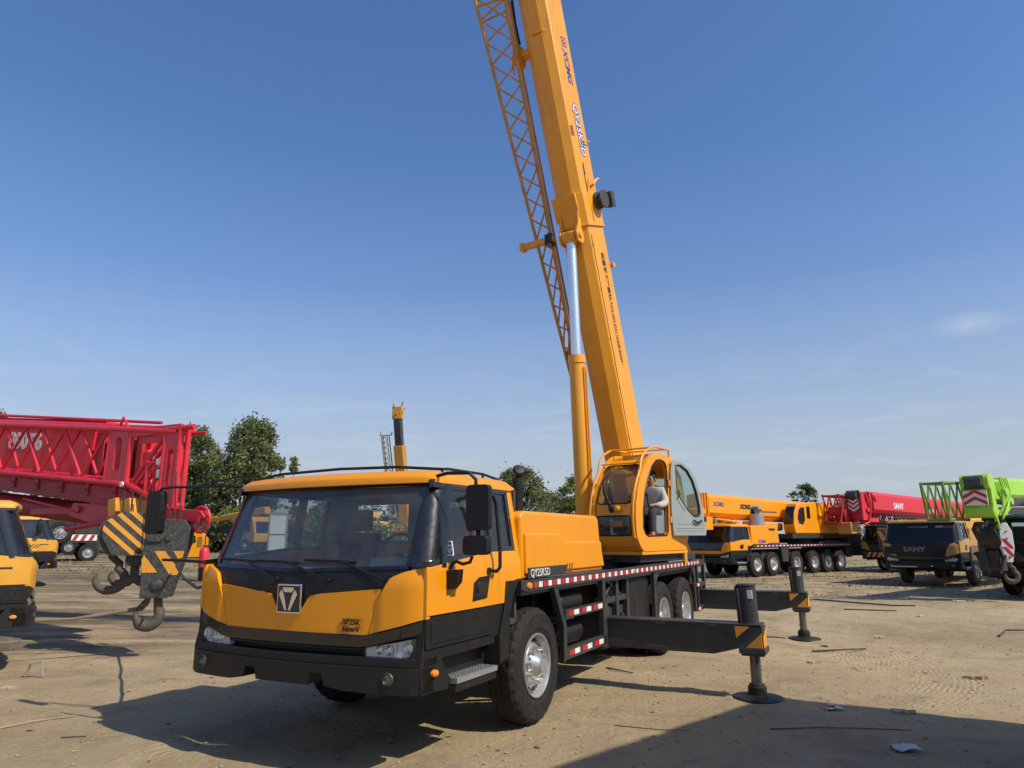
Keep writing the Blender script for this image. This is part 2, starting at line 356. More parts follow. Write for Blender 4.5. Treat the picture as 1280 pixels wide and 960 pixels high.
def carrier_cab(root, paint, hood=None, fender=None, roofm=None, detail=True, glass=None, roofrack=True, emblem=True, seat=True, side_graphic=False, handed=1):
    hood = hood or paint; fender = fender or paint; roofm = roofm or paint; glass = glass or (M_glass if detail else M_glassbg); sglass = M_glassdk if detail else M_glassbg
    nn = 10 if detail else 6
    # --- shell below the windscreen
    m = MB()
    m.sheet(PF, -1.04, 1.04, 24, lambda y: interp([(0,.93),(.75,.93),(1.04,1.0)], abs(y)), lambda y: interp([(0,1.02),(.76,1.02),(1.04,1.09)], abs(y)), 2, .035, .10)
    m.sheet(PF, -1.22, -1.04, 5, lambda y: interp([(1.04,1.0),(1.22,1.04)], -y), lambda y: interp([(1.04,1.09),(1.22,1.14)], -y), 2, .035, .10)
    m.sheet(PF, 1.04, 1.22, 5, lambda y: interp([(1.04,1.0),(1.22,1.04)], y), lambda y: interp([(1.04,1.09),(1.22,1.14)], y), 2, .035, .10)
    m.build('front_trim_band', M_gloss, root, .006)
    m = MB()
    hz = [(0,1.155),(.11,1.155),(.205,1.295),(.30,1.315),(.86,1.362)]
    hb = [(0,1.022),(.755,1.022),(.845,1.285),(.862,1.34)]
    m.sheet(PF, -.862, .862, 64, lambda y: interp(hb, abs(y)), lambda y: interp(hz, abs(y)), 4, .022, .03)
    m.build('hood_panel', hood, root)
    for sg in (-1, 1):
        m = MB(); ft = [(.77,1.04),(.85,1.29),(.95,1.45),(1.05,1.49),(1.21,1.525)]
        fb = [(.77,1.028),(1.04,1.095),(1.21,1.145)]
        P = lambda y, z, off, sg=sg: PF(sg * y, z, off + .022 * sstep(.77, .90, y))
        m.sheet(P, .77, 1.215, 18, lambda y: interp(fb, y), lambda y: interp(ft, y), 8, .02, .04)
        m.sheet(PS(sg), 1.935, xf(1.215, 1.3) + .005, 2, 1.145, 1.525, 3, .008, .03)
        m.build('corner_panel', fender, root, sharp=40)
    m = MB()   # cowl under the windscreen
    m.sheet(PF, -1.05, 1.05, 40, lambda y: interp([(0,1.13),(.11,1.15),(.205,1.29),(.30,1.31),(.86,1.35),(.95,1.45),(1.05,1.47)], abs(y)), lambda y: 1.50 + .03 * abs(y), 3, .004, .04)
    m.build('windscreen_cowl', M_black, root)
    for k, y0 in enumerate((-.75, -.45, -.1, .25, .6, .85)) if detail else []:
        pass
    # --- glass and pillars
    g = MB().sheet(PF, -1.045, 1.045, 24, lambda y: 1.495 + .03 * abs(y), 2.175, 6, .0, .008).build('windscreen', glass, root)
    m = MB()
    m.sheet(PF, -1.06, 1.06, 20, 2.165, 2.22, 1, .012, .03)
    m.sheet(PF, -1.05, 1.05, 20, lambda y: 1.475 + .03 * abs(y), lambda y: 1.505 + .03 * abs(y), 1, .012, .02)
    m.build('windscreen_seal', M_gloss, root)
    for sg in (-1, 1):
        def PA(u, z, off, sg=sg):
            k = (z - 1.5) / .7
            A = Vector((xf(1.035, z), 1.035, z)); B = Vector((xf(1.035, z) - lerp(.26, .20, k), ys(z), z)); C = Vector((xf(1.035, z) - .06, ys(z) + .01, z))
            p = A * (1-u)**2 + C * 2*u*(1-u) + B * u*u
            nrm = (Vector((1, 0, 0)) * (1-u) + Vector((0, 1, 0)) * u).normalized()
            p = p + nrm * (off + .014); return (p.x, sg * p.y, p.z)
        MB().sheet(PA, 0, 1, 8, lambda u: 1.53 - .015 * u, 2.205, 8, 0, .04).build('windscreen_pillar', M_gloss, root)
        Q = PS(sg)
        # side windows
        s1 = MB().sheet(Q, .88, 1.82, 12, lambda x: interp([(.88,1.655),(1.82,1.565)], x), lambda x: interp([(.88,2.165),(1.48,2.145),(1.82,1.57)], x), 4, -.012, .006)
        s1.build('door_window', sglass, root)
        MB().sheet(Q, .47, .79, 3, 1.66, 2.165, 2, -.012, .006).build('rear_side_window', sglass, root)
        m = MB()
        m.sheet(Q, .79, .885, 2, 1.64, 2.2, 3, .004, .04)
        m.sheet(Q, .42, 1.70, 10, 2.15, 2.215, 1, .004, .04)
        m.sheet(Q, .42, .475, 1, 1.65, 2.2, 3, .004, .03)
        m.sheet(Q, .45, 1.95, 12, lambda x: interp([(.45,1.625),(.9,1.625),(1.95,1.52)], x), lambda x: interp([(.45,1.665),(.9,1.66),(1.95,1.56)], x), 1, .006, .03)
        m.build('window_frame', M_gloss, root)
        # door and rear side panel
        d = MB().sheet(Q, .925, 1.93, 12, 1.165, lambda x: interp([(.925,1.62),(1.93,1.518)], x), 4, .012, .03)
        dr = d.build('door', fender, root, .004)
        m = MB()
        m.sheet(Q, .66, .918, 4, 1.165, 1.62, 4, .008, .03)
        m.sheet(Q, .30, .66, 5, lambda x: interp([(.30,1.36),(.50,1.36),(.66,1.20)], x), 1.622, 3, .008, .03)
        m.sheet(Q, .30, .425, 2, 1.622, 2.21, 4, .008, .03)
        m.build('rear_side_panel', fender, root, .004)
        if detail or sg > 0:
            h = MB()
            hp = [(1.26,1.225),(1.24,1.37),(1.15,1.415),(.965,1.42),(1.02,1.235)]
            h.prism(hp, 'y', sg * 1.225, sg * 1.239)
            hh = h.build('door_handle', M_black, dr, .003)
            MB().prism([(1.22,1.26),(1.16,1.375),(1.0,1.375),(1.04,1.26)], 'y', sg * 1.236, sg * 1.241).box(1.05,1.19,min(sg*1.238,sg*1.252),max(sg*1.238,sg*1.252),1.29,1.325).build('handle_grip', M_gloss, dr, .002)
        # black lower skirts
        m = MB()
        m.sheet(Q, .70, .925, 3, .90, 1.155, 2, .002, .03)
        m.sheet(Q, .93, 1.93, 8, .925, 1.155, 2, .006, .03)
        m.sheet(Q, 1.0, 1.86, 6, .96, 1.12, 1, .012, .006)
        m.build('lower_door_skirt', M_black, root, .003)
        m = MB()
        m.prism([(1.93,1.14),(1.945,.93),(1.97,.84),(1.97,.62),(1.60,.60),(1.55,.66),(1.70,.84),(.84,.84),(.84,.918),(1.93,.918)], 'y', sg * 1.10, sg * 1.215)
        m.prism([(1.60,.60),(1.70,.84),(.80,.84),(.80,.56),(1.5,.56)], 'y', sg * 1.0, sg * 1.08)
        m.build('side_skirt', M_black, root, .006)
        m = MB().prism([(.66,1.355),(.30,1.355),(.42,1.34),(.52,1.24),(.60,1.05),(.635,.70),(.80,.66),(.80,.90),(.69,1.16)], 'y', sg * .86, sg * 1.245)
        m.build('mudguard', M_black, root, .006)
        st = MB().box(.86, 1.52, min(sg*1.02, sg*1.25), max(sg*1.02, sg*1.25), .625, .665)
        st.box(.86, 1.52, min(sg*.98, sg*1.235), max(sg*.98, sg*1.235), .56, .624, 1)
        for i in range(14):
            for j in range(4):
                cx = .90 + i * .045; cy = sg * (1.06 + j * .05); st.cyl((cx, cy, .664), (cx, cy, .672), .012, .008, 6, 2)
        st.build('step', [M_galv, M_black, M_steel], root, 0)
        if detail:
            MB().lathe([(.0,.0),(.028,0),(.026,.02),(.016,.03),(.0,.032)], (1.80, sg * 1.215, .745), (0, sg, 0), 16, M=Matrix.Translation((1.80,0,0)) @ Matrix.Diagonal((1.6,1,1,1)) @ Matrix.Translation((-1.80,0,0))).build('side_marker_lamp', M_amber, root)
    # --- bumper
    m = MB(); zb = [(0,.645),(.275,.645),(.285,.735),(.41,.735),(.425,.65),(.60,.622),(1.22,.61)]
    PB = lambda y, z, off: (xf(y, 1.0) + off - (.035 if z > .80 else 0), y, z)
    m.sheet(PB, -1.215, 1.215, 90, lambda y: interp(zb, abs(y)), .80, 4, .075, .16)
    m.sheet(PB, -1.215, 1.215, 40, .801, .865, 2, .085, .18)
    m.sheet(lambda y, z, off: PF(y, z, off), -.72, .72, 20, .862, .93, 2, -.07, .04)
    m.sheet(lambda y, z, off: PF(y, z, off), -.72, .72, 20, .905, .925, 1, .01, .06)
    m.build('bumper', M_black, root, .006)
    for sg in (-1, 1):
        fl = MB().lathe([(.044,0),(.048,.02),(.042,.026),(.036,.012),(.0,.010)], (xf(.98,1.0)+.065, sg*.98, .725), (1, sg*.12, 0), 20)
        f_ = fl.build('fog_lamp', M_steel, root); MB().lathe([(.034,0),(.03,.010),(0,.014)], (xf(.98,1.0)+.083, sg*.98, .725), (1, sg*.12, 0), 16).build('lamp_glass', M_lens, f_)
        hp = [(.735,.925,.855),(.80,.938,.85),(1.0,.975,.862),(1.12,1.0,.875),(1.19,1.02,.915),(1.215,1.03,.96)]
        yt = lambda y: interp([(a, b) for a, b, c in hp], y); yb = lambda y: interp([(a, c) for a, b, c in hp], y)
        Ph = lambda y, z, off, sg=sg: PF(sg * y, z, off)
        m = MB().sheet(Ph, .735, 1.21, 12, yb, yt, 3, -.012, .05)
        hl = m.build('headlight', M_refl_w, root)
        b = MB()
        for yy, rr in ((.85,.030),(.93,.036),(1.08,.042)):
            b.lathe([(rr,-.002),(rr*1.04,.012),(rr*.9,.014),(rr*.5,.004),(0,.006)], (xf(yy, .93)-.012, sg*yy, .915 if yy < 1 else .935), (1, 0, 0), 18)
        b.sheet(Ph, .985, .992, 1, yb, yt, 2, .006, .02)
        b.build('reflector', M_chrome, hl)
        MB().sheet(Ph, .735, 1.215, 12, yb, yt, 3, .014, .006).build('lens', M_lens, hl)
    # --- roof
    def PR(x, y):
        ex = sstep(.0, .10, x - .28); ef = sstep(-.01, .11, (xf(y, 2.2) + .06) - x); ey = sstep(-.01, .09, 1.12 - abs(y))
        return 2.222 + .078 * ex ** .4 * ef ** .4 * ey ** .4 + .008 * (1 - abs(y))
    m = MB(); K = 18; nx = 18; vs = []; fs = []
    for i in range(nx + 1):
        for j in range(K + 1):
            w_ = -1 + 2*j/K; y = 1.125 * math.copysign(1-(1-abs(w_))**1.5, w_); xm = xf(y, 2.2) + .06; u = i / nx; u = .5 - .5*math.cos(math.pi*u); u = .5 - .5*math.cos(math.pi*u)
            x = lerp(.28, xm, u); vs.append((x, y, PR(x, y)))
    base = len(vs); vs += [(x, y, 2.19) for x, y, z in vs[:base]]
    for l in (0, base):
        for i in range(nx):
            for j in range(K): a = l + i*(K+1) + j; fs.append((a, a+K+1, a+K+2, a+1))
    for i in range(nx):
        for j in (0, K): a = i*(K+1)+j; fs.append((a, a+K+1, a+K+1+base, a+base))
    for j in range(K):
        for i in (0, nx): a = i*(K+1)+j; fs.append((a, a+1, a+1+base, a+base))
    m.add(vs, fs); m.build('roof', roofm, root, sharp=50)
    # --- interior
    m = MB()
    m.box(.31, 1.80, -1.15, 1.15, .95, 1.0)
    m.box(.30, .34, -1.15, 1.15, .95, 1.72); m.box(.30, .34, -1.15, 1.15, 2.10, 2.2)
    for a, b in ((-1.15,-.80),(-.10,.15),(.85,1.15)): m.box(.30, .34, a, b, 1.72, 2.10)
    m.box(.34, 1.6, -1.12, 1.12, 2.17, 2.187)
    m.build('cab_lining', M_int, root)
    m = MB().prism([(1.50,1.0),(1.42,1.40),(1.50,1.50),(1.92,1.47),(1.90,1.0)], 'y', -1.03, 1.03)
    m.box(1.38, 1.52, .35, .95, 1.42, 1.58)
    for yy in (-.85,-.55,-.15,.2,.62,.9): m.prism(rrect(1.74,1.79,yy-.08,yy+.08,.02), 'z', 1.485, 1.498, 1)
    m.build('dashboard', [M_dash, M_white], root, .01)
    if seat:
        for yy in (-.55, .62):
            m = MB().box(.62,1.12,yy-.25,yy+.25,1.18,1.32).prism([(.52,1.28),(.68,1.28),(.60,1.80),(.50,1.80)], 'y', yy-.24, yy+.24).prism([(.50,1.82),(.58,1.82),(.56,2.04),(.50,2.04)], 'y', yy-.13, yy+.13)
            m.build('seat', M_seatred, root, .03)
        m = MB().tube([(1.38 + .20*math.cos(a)*.35, .62 + .22*math.sin(a), 1.60 + .20*math.cos(a)*.9) for a in [2*math.pi*i/24 for i in range(24)]], .014, 8, closed=True)
        m.cyl((1.55,.62,1.45),(1.38,.62,1.60),.03,.03,10); m.tube([(1.38,.41,1.60),(1.38,.83,1.60)], .012)
        m.build('steering_wheel', M_black, root)
    # --- wipers
    if detail:
        for a, b in (((-.17,1.42),(-.64,1.57)),((.38,1.42),(-.11,1.56)),((.91,1.42),(.45,1.57))):
            m = MB(); A = Vector(PF(a[0],a[1],.035)); B = Vector(PF(b[0],b[1],.028)); A2 = Vector(PF(a[0],a[1],0))
            m.cyl(A2, A, .018); m.tube([A, A.lerp(B,.4), B], [.013,.012,.008], 6)
            L0 = Vector(PF(b[0]-.38,b[1]-.005+.01,.012)); L1 = Vector(PF(b[0]+.14,b[1]-.012,.012))
            m.tube([L0, Vector(PF(b[0]-.1,b[1],.014)), L1], .009, 6)
            m.build('wiper', M_black, root)
    if roofrack:
        m = MB()
        for pts in ([(1.40,1.00,2.325),(1.2,.94,2.345),(.6,.95,2.345),(.33,.97,2.31)], [(1.62,-.98,2.29),(1.58,-.7,2.345),(1.56,0,2.362),(1.50,.6,2.355),(1.40,1.0,2.325)], [(1.40,-1.0,2.325),(.6,-.95,2.345),(.33,-.97,2.31)]):
            m.tube(pts, .013, 8)
        for p in ((1.3,.94),(.6,.95),(1.3,-.94),(.6,-.95)): m.cyl((p[0],p[1],2.28),(p[0],p[1],2.345),.012)
        m.build('roof_rail', M_black, root)
    if emblem:
        bd = MB().sheet(PF, -.125, .135, 4, 1.155, 1.385, 2, .035, .03)
        e = bd.build('emblem', M_chrome, root, .004)
        MB().sheet(PF, -.112, .122, 4, 1.168, 1.372, 2, .038, .02).build('emblem_field', M_gloss, e)
        m = MB()
        cxx, czz = .005, 1.27
        def T(pts, o): m.add([PF(cxx + p[0], czz + p[1], o) for p in pts] + [PF(cxx + p[0], czz + p[1], .036) for p in pts], [tuple(range(len(pts))), tuple(range(len(pts), 2*len(pts)))[::-1]] + [(i, (i+1) % len(pts), len(pts) + (i+1) % len(pts), len(pts) + i) for i in range(len(pts))])
        T([(-.062,.088),(.062,.088),(.045,.052),(-.045,.052)], .046)
        T([(-.098,.035),(-.070,.075),(-.040,.02),(-.008,-.088),(-.03,-.088)], .046)
        T([(.098,.035),(.070,.075),(.040,.02),(.008,-.088),(.03,-.088)], .046)
        m.build('emblem_mark', M_chrome, e)
# ---------------- the main crane (local frame: x forward from the front axle, y to its left, z up) ----------------
TX, TY, TYAW = -0.858, 7.811, -2.0474
TRUCKM = Matrix.Translation((TX, TY, 0)) @ Matrix.Rotation(TYAW, 4, 'Z')
crane = thing('truck_crane', 'big clean yellow truck crane in the foreground with raised boom and outriggers out', 'truck crane', (TX, TY, 0), TYAW)
carrier_cab(crane, M_yel)
text('model_lettering', 'XP25K', .062, (xf(.55,1.1)+.030, .53, 1.095), (0,1,0), (-.0,0,1), M_ink, crane, ext=.004, bold=.001, shear=.3)
text('model_lettering', 'NewV', .066, (xf(.55,1.06)+.034, .54, 1.043), (0,1,0), (0,0,1), M_ink, crane, ext=.004, bold=.001, shear=.3)

# mirrors
def mirror_set(root):
    m = MB(); m.tube([(1.62,1.05,2.235),(1.66,1.22,2.26),(1.64,1.42,2.255),(1.62,1.47,2.2),(1.62,1.47,2.14)], .016, 8)
    m.prism(rrect(1.38,1.59,1.80,2.16,.035), 'x', 1.565, 1.625)
    a = m.build('wing_mirror', M_black, root, .02, 3)
    MB().prism(rrect(1.40,1.57,1.82,2.14,.03), 'x', 1.558, 1.566).build('mirror_glass', M_chrome, a)
    m = MB(); m.prism(rrect(1.36,1.58,1.61,1.76,.035), 'x', 1.56, 1.64)
    m.tube([(1.58,1.47,1.80),(1.58,1.47,1.74)], .02)
    m.tube([(1.62,1.44,1.60),(1.62,1.42,1.555),(1.63,1.36,1.54),(1.63,1.30,1.56),(1.63,1.26,1.54),(1.63,1.245,1.50)], .014)
    m.prism([(1.20,1.49),(1.34,1.50),(1.33,1.40),(1.28,1.345),(1.225,1.36)], 'x', 1.585, 1.67)
    b = m.build('lower_mirror', M_black, root, .014, 3)
    MB().prism(rrect(1.38,1.56,1.625,1.745,.03), 'x', 1.552, 1.56).build('mirror_glass', M_chrome, b)
mirror_set(crane)
m = MB(); m.tube([(1.60,-1.02,2.235),(1.68,-1.3,2.25),(1.75,-2.0,2.262),(1.75,-2.16,2.255),(1.75,-2.21,2.22)], .014, 8)
m.tube([(1.70,-1.75,2.262),(1.64,-1.25,2.335),(1.60,-.95,2.34)], .010, 6)
m.prism(rrect(-2.31,-2.10,1.80,2.23,.04), 'x', 1.72, 1.80)
a = m.build('wing_mirror', M_black, crane, .02, 3)
MB().prism(rrect(-2.31,-2.115,1.83,2.20,.03), 'x', 1.712, 1.72).build('mirror_glass', M_chrome, a)
m = MB(); m.tube([(1.86,-1.9,1.555),(1.84,-1.5,1.545),(1.80,-1.36,1.535),(1.77,-1.31,1.50),(1.75,-1.30,1.40),(1.75,-1.22,1.38)], .014, 8)
m.prism(rrect(-1.46,-1.33,1.36,1.49,.03), 'x', 1.68, 1.80)
m.tube(arc((-1.35,1.30), .055, 100, 380, 14, 'yz', 1.74), .010, 6)
m.build('front_view_mirror', M_black, crane, .008)

# grab handle, window badge
m = MB(); gx = [(1.05,1.19,2.125),(1.06,1.27,2.13),(1.00,1.29,2.10),(.965,1.295,2.04),(.90,1.30,1.63),(.90,1.30,1.49),(.93,1.285,1.455),(.99,1.235,1.46)]
m.tube(gx, .017, 8); m.cyl((.99,1.22,1.46),(.99,1.25,1.46),.03); m.cyl((1.05,1.12,2.125),(1.05,1.18,2.125),.028)
m.build('grab_handle', M_gloss, crane)
m = MB(); Q = PS(1)
for a in ((1.50,1.515,1.60,1.72),(1.635,1.65,1.60,1.72),(1.50,1.65,1.60,1.612),(1.50,1.65,1.708,1.72)): m.sheet(Q, a[0], a[1], 1, a[2], a[3], 1, -.006, .004)
m.prism([(1.60,1.69),(1.55,1.69),(1.545,1.675),(1.605,1.675)], 'y', 1.196, 1.200); m.prism([(1.625,1.67),(1.60,1.675),(1.575,1.625),(1.585,1.625)], 'y', 1.196, 1.200); m.prism([(1.525,1.67),(1.55,1.675),(1.575,1.625),(1.565,1.625)], 'y', 1.196, 1.200)
m.build('window_sticker', M_white, crane)

# wheels: front single, two rear axles with twin tyres
for sg in (1, -1):
    wheel(crane, 0, 1.235, sg, .535, .30)
    for ax in (-4.586, -5.936):
        wheel(crane, ax, 1.225, sg, .535, .27, front=False)
        wheel(crane, ax, .90, sg, .535, .27, front=False, tread=False, simple_=True)
m = MB()
for ax in (0, -4.586, -5.936):
    m.cyl((ax,-.95,.535),(ax,.95,.535),.075,.075,12); m.lathe([(.0,-.24),(.12,-.22),(.22,-.1),(.24,0),(.22,.1),(.12,.22),(0,.24)], (ax,0,.535), (0,1,0), 16)
m.build('axle', M_frame, crane)
m = MB()
for sg in (1, -1):
    m.box(-7.6, 1.7, sg*.48-.05, sg*.48+.05, .62, 1.12)
m.box(1.2,1.72,-.8,.8,.60,.80); m.box(-7.5,-7.2,-1.0,1.0,.62,1.2)
for x in (-.9,-2.4,-3.4,-5.2,-6.6): m.box(x-.06, x+.06, -.5, .5, .7, 1.05)
m.build('chassis_frame', M_frame, crane, .01)
# deck
m = MB(); m.box(-6.93, .30, -1.2, 1.2, 1.20, 1.262)
m.box(-7.42, -6.93, -1.2, 1.2, 1.20, 1.262)
for i in range(70):
    x = -.2 - i * .095
    m.box(x, x + .05, .62, 1.19, 1.262, 1.267) if not (-3.0 < x < -1.9 and i % 9 == 0) else None
m.build('deck', M_deck, crane, 0)
for sg in (1, -1):
    m = MB(); y0, y1 = sorted((sg*1.205, sg*1.262))
    m.box(-6.98, .30, y0, y1, 1.235, 1.345)
    m.prism([(.30,1.345),(.30,1.235),(.40,1.26),(.40,1.345)], 'y', y0, y1)
    sr = m.build('side_rail', M_chas, crane, .005)
    s = MB(); x = .14; i = 0; yy = sorted((sg*1.2625, sg*1.2665))
    while x > -6.85:
        s.box(x-.085, x, yy[0], yy[1], 1.266, 1.318, i % 2); x -= .112; i += 1
    s.build('reflective_tape', [M_refl_r, M_refl_w], sr)
    for xx in (.24, -3.0): MB().lathe([(0,0),(.032,0),(.028,.014),(0,.018)], (xx, sg*1.2625, 1.292), (0, sg, 0), 14, M=Matrix.Translation((xx,0,0)) @ Matrix.Diagonal((1.7,1,1,1)) @ Matrix.Translation((-xx,0,0))).build('side_marker_lamp', M_amber, crane)
    # side guard
    m = MB(); y0, y1 = sorted((sg*1.19, sg*1.25))
    m.prism([(-.36,1.235),(-.46,1.235),(-.68,.84),(-.68,.49),(-.60,.47),(-.60,.84)], 'y', y0, y1)
    m.box(-1.92,-.68,y0,y1,.49,.60); m.box(-1.84,-.66,y0,y1,.90,.985); m.box(-1.90,-1.80,y0,y1,.47,1.235); m.box(-1.96,-1.90,y0-.02,y1,.47,1.0)
    s = m; yy = sorted((sg*1.2505, sg*1.2545))
    for z0, x0 in ((.52,-.74),(.92,-.74)):
        for k in range(3):
            xx = x0 - k*.37
            s.box(xx-.13, xx, yy[0]-.004, yy[1], z0, z0+.052, 1); s.box(xx-.285, xx-.145, yy[0]-.004, yy[1], z0, z0+.052, 2)
    g = m.build('side_guard', [M_chas, M_refl_r, M_refl_w], crane, .0)
    # air tanks behind the guard
    for z in (1.03, .70): MB().lathe([(0,0),(.09,.02),(.125,.06),(.125,.62),(.09,.66),(0,.68)], (-.78, sg*1.02, z), (-1,0,0), 20).build('air_tank', M_black, crane)
    MB().box(-1.85,-.7,min(sg*.55,sg*.85),max(sg*.55,sg*.85),.55,1.15).build('battery_box', M_frame, crane, .01)
    # struts, hoses, posts between guard and tank
    m = MB(); Y = sg*1.12
    for a, b in (((-1.9,1.20),(-2.9,.72)),((-2.55,1.2),(-2.05,.95)),((-2.3,1.2),(-2.95,.95))): m.cyl((a[0],Y,a[1]),(b[0],Y,b[1]),.022,.022,8)
    m.box(-2.62,-2.52,Y-.03,Y+.05,.62,1.2); m.box(-3.05,-2.95,Y-.03,Y+.05,.60,1.2)
    m.box(-3.02,-2.1,Y-.1,Y+.04,.93,1.0); m.box(-3.05,-2.15,Y-.3,Y-.02,.5,.86)
    m.build('strut', M_chas, crane, .005)
    m = MB()
    for k in range(6):
        x0 = -2.2 - k*.07; m.tube([(x0, Y-.06, 1.19), (x0-.03, Y, 1.05), (x0-.12-.02*k, Y+.01, .93), (x0-.2, Y-.08, .84)], .013, 6)
    m.build('hydraulic_hose', M_black, crane)
    MB().prism(rrect(-4.02,-3.14,.60,1.185,.06), 'y', min(sg*.78,sg*1.15), max(sg*.78,sg*1.15)).box(-3.32,-3.28,min(sg*1.13,sg*1.16),max(sg*1.13,sg*1.16),.6,1.18).box(-3.86,-3.82,min(sg*1.13,sg*1.16),max(sg*1.13,sg*1.16),.6,1.18).build('fuel_tank', M_black, crane, .02)
    m = MB(); y0, y1 = sorted((sg*1.18, sg*1.24))
    m.box(-4.10,-4.03,y0,y1,.58,1.235); m.prism([(-4.10,1.235),(-4.10,1.05),(-4.32,1.235)], 'y', y0, y1); m.build('fender_post', M_chas, crane, .005); m = MB()
    m.box(-6.62,-6.54,y0,y1,.45,1.235); m.prism([(-6.54,1.235),(-6.54,1.05),(-6.34,1.235)], 'y', y0, y1)
    m.box(-6.84,-6.78,y0,y1,.43,1.235); m.box(-7.40,-7.33,y0,y1,.45,1.40); m.box(-7.33,-6.84,y0,y1,.45,.53); m.box(-7.4,-6.5,y0,y1,.86,.93)
    m.box(-7.42,-6.98,y0,y1,1.235,1.33)
    m.build('rear_post', M_chas, crane, .005)
    s = MB()
    for z0 in (.46, .87): s.box(-6.70,-6.60,yy[0],yy[1],z0,z0+.05,0); s.box(-6.82,-6.71,yy[0],yy[1],z0,z0+.05,1)
    s.build('rear_reflector', [M_refl_r, M_refl_w], crane)
    # rear fender over the tandem
    MB().box(-6.5,-4.1,min(sg*.6,sg*1.18),max(sg*.6,sg*1.18),1.15,1.19).build('rear_mudguard', M_black, crane)
# outriggers
for ax in (-2.06, -7.20):
    for sg in (1, -1):
        S = lambda y: sg * y
        m = MB()
        prof = [(.4,.46),(2.50,.455),(2.80,.535),(2.80,.775),(.4,.775)]
        m.prism([(S(a), b) for a, b in prof], 'x', ax-.12, ax+.12)
        m.box(ax-.145, ax+.145, min(S(.4),S(3.03)), max(S(.4),S(3.03)), .775, .793)
        m.prism([(S(.4),.47),(S(2.0),.47),(S(1.95),.50),(S(1.4),.555),(S(1.2),.56),(S(.4),.56)], 'x', ax+.12, ax+.126)
        for yy in (1.9, 2.5): m.box(ax+.12, ax+.15, min(S(yy-.06),S(yy+.06)), max(S(yy-.06),S(yy+.06)), .74, .776)
        m.cyl((ax+.12, S(2.62), .665), (ax+.135, S(2.62), .665), .03, .03, 14, 1); m.cyl((ax+.12, S(2.70), .675), (ax+.13, S(2.70), .675), .014, .014, 10, 1)
        b = m.build('outrigger_beam', [M_chas, M_gloss], crane, .004)
        m = MB(); xx = ax + .1265
        m.prism([(S(2.75),.765),(S(2.91),.765),(S(2.76),.64)], 'x', xx, xx+.02, 0)
        m.prism([(S(2.74),.54),(S(2.74),.765),(S(3.04),.765),(S(3.04),.54)], 'x', ax-.12, xx, 1)
        m.prism([(S(2.86),.545),(S(3.03),.545),(S(3.03),.70)], 'x', xx, xx+.02, 0)
        ye = sorted((S(3.0405), S(3.045)))
        m.add([(ax-.12,ye[0 if sg<0 else 1],.545),(ax+.12,ye[0 if sg<0 else 1],.545),(ax+.12,ye[0 if sg<0 else 1],.66),(ax-.12,ye[0 if sg<0 else 1],.765)], [(0,1,2,3)], 0)
        m.build('hazard_striping', [M_stripe, M_chas], b)
        j = Vector((ax, S(2.92), 0)); tilt = lambda z: (j.x, j.y - sg * .035 * (z), z)
        m = MB(); m.cyl(tilt(.52), tilt(1.20), .103, .103, 24); m.cyl(tilt(1.195), tilt(1.215), .110, .110, 24)
        m.cyl((ax+.05, j.y - sg*.13, .79), (ax+.05, j.y - sg*.15, 1.19), .016, .016, 8)
        m.cyl((ax+.12, j.y - sg*.10, .79), (ax+.12, j.y - sg*.12, 1.17), .010, .010, 8)
        m.box(ax-.15, ax+.15, j.y-.14, j.y+.14, .48, .54)
        m.box(ax-.13, ax+.13, j.y-.12, j.y+.12, .455, .48)
        h = m.build('jack_cylinder', M_chas, crane, .004)
        MB().box(ax+.06, ax+.100, j.y-.045+ (0.02 if sg>0 else -.05), j.y+.035, 1.06, 1.15).build('sticker', M_white, h)
        r = MB(); r.cyl((j.x, j.y, .10), (j.x, j.y, .47), .058, .058, 20); r.build('jack_rod', M_steel, crane)
        f = MB(); f.lathe([(0,0),(.27,0),(.275,.012),(.26,.028),(.12,.05),(.10,.055),(.10,.13),(.085,.14),(.08,.16),(0,.16)], (j.x, j.y, -.004), (0,0,1), 28)
        f.build('jack_foot', M_black, crane)
    m = MB(); m.box(ax-.16, ax+.16, -1.19, 1.19, .42, .455); m.box(ax-.16,ax+.16,-1.17,1.17,.797,.90); m.build('outrigger_box', M_chas, crane, .005)

# engine cover behind the cab
m = MB()
prof = [(.36,1.352),(.36,1.95),(.30,2.0),(-1.70,2.0),(-1.765,1.97),(-1.87,1.352)]
m.prism(prof, 'y', .10, 1.235)
hb = m.build('engine_cover', M_yel, crane, .03, 3)
m = MB()
m.prism([(.30,1.785),(-.50,1.785),(-.68,1.70),(-1.775,1.69),(-1.79,1.60),(-1.86,1.40),(.30,1.40)], 'y', 1.20, 1.262)
m.build('cover_side_panel', M_yel, hb, .016, 3)
MB().prism([(.27,1.358),(.27,1.458),(-.70,1.458),(-.60,1.358)], 'y', 1.255, 1.268).build('name_plate', M_chas, hb)
text('model_lettering', 'QY25K5D', .105, (.22, 1.2685, 1.372), (-1,0,0), (0,0,1), M_white, hb, bold=.0, shear=.0)
m = MB()
for k in range(3): x = -.66 - k*.07; m.prism([(x,1.372),(x-.022,1.372),(x-.055,1.47),(x-.025,1.47)], 'y', 1.255, 1.268)
m.build('stripe_mark', M_inkred, hb)
MB().prism([(.36,1.352),(.36,1.70),(-1.80,1.70),(-1.87,1.352)], 'y', -1.235, .09).build('tool_box', M_yel, crane, .03)
m = MB(); m.cyl((.0,1.02,1.9),(.0,1.02,2.34),.055,.055,18); m.cyl((.0,1.02,2.335),(.0,1.02,2.345),.05,.05,18,0); m.cyl((0,1.02,2.34),(.0,1.02,2.37),.03,.03,10)
m.lathe([(0,-.02),(.065,-.01),(.07,.01),(.05,.03),(0,.035)], (.0,1.04,2.42), (.5,.45,.4), 18)
m.build('exhaust_stack', M_black, crane)
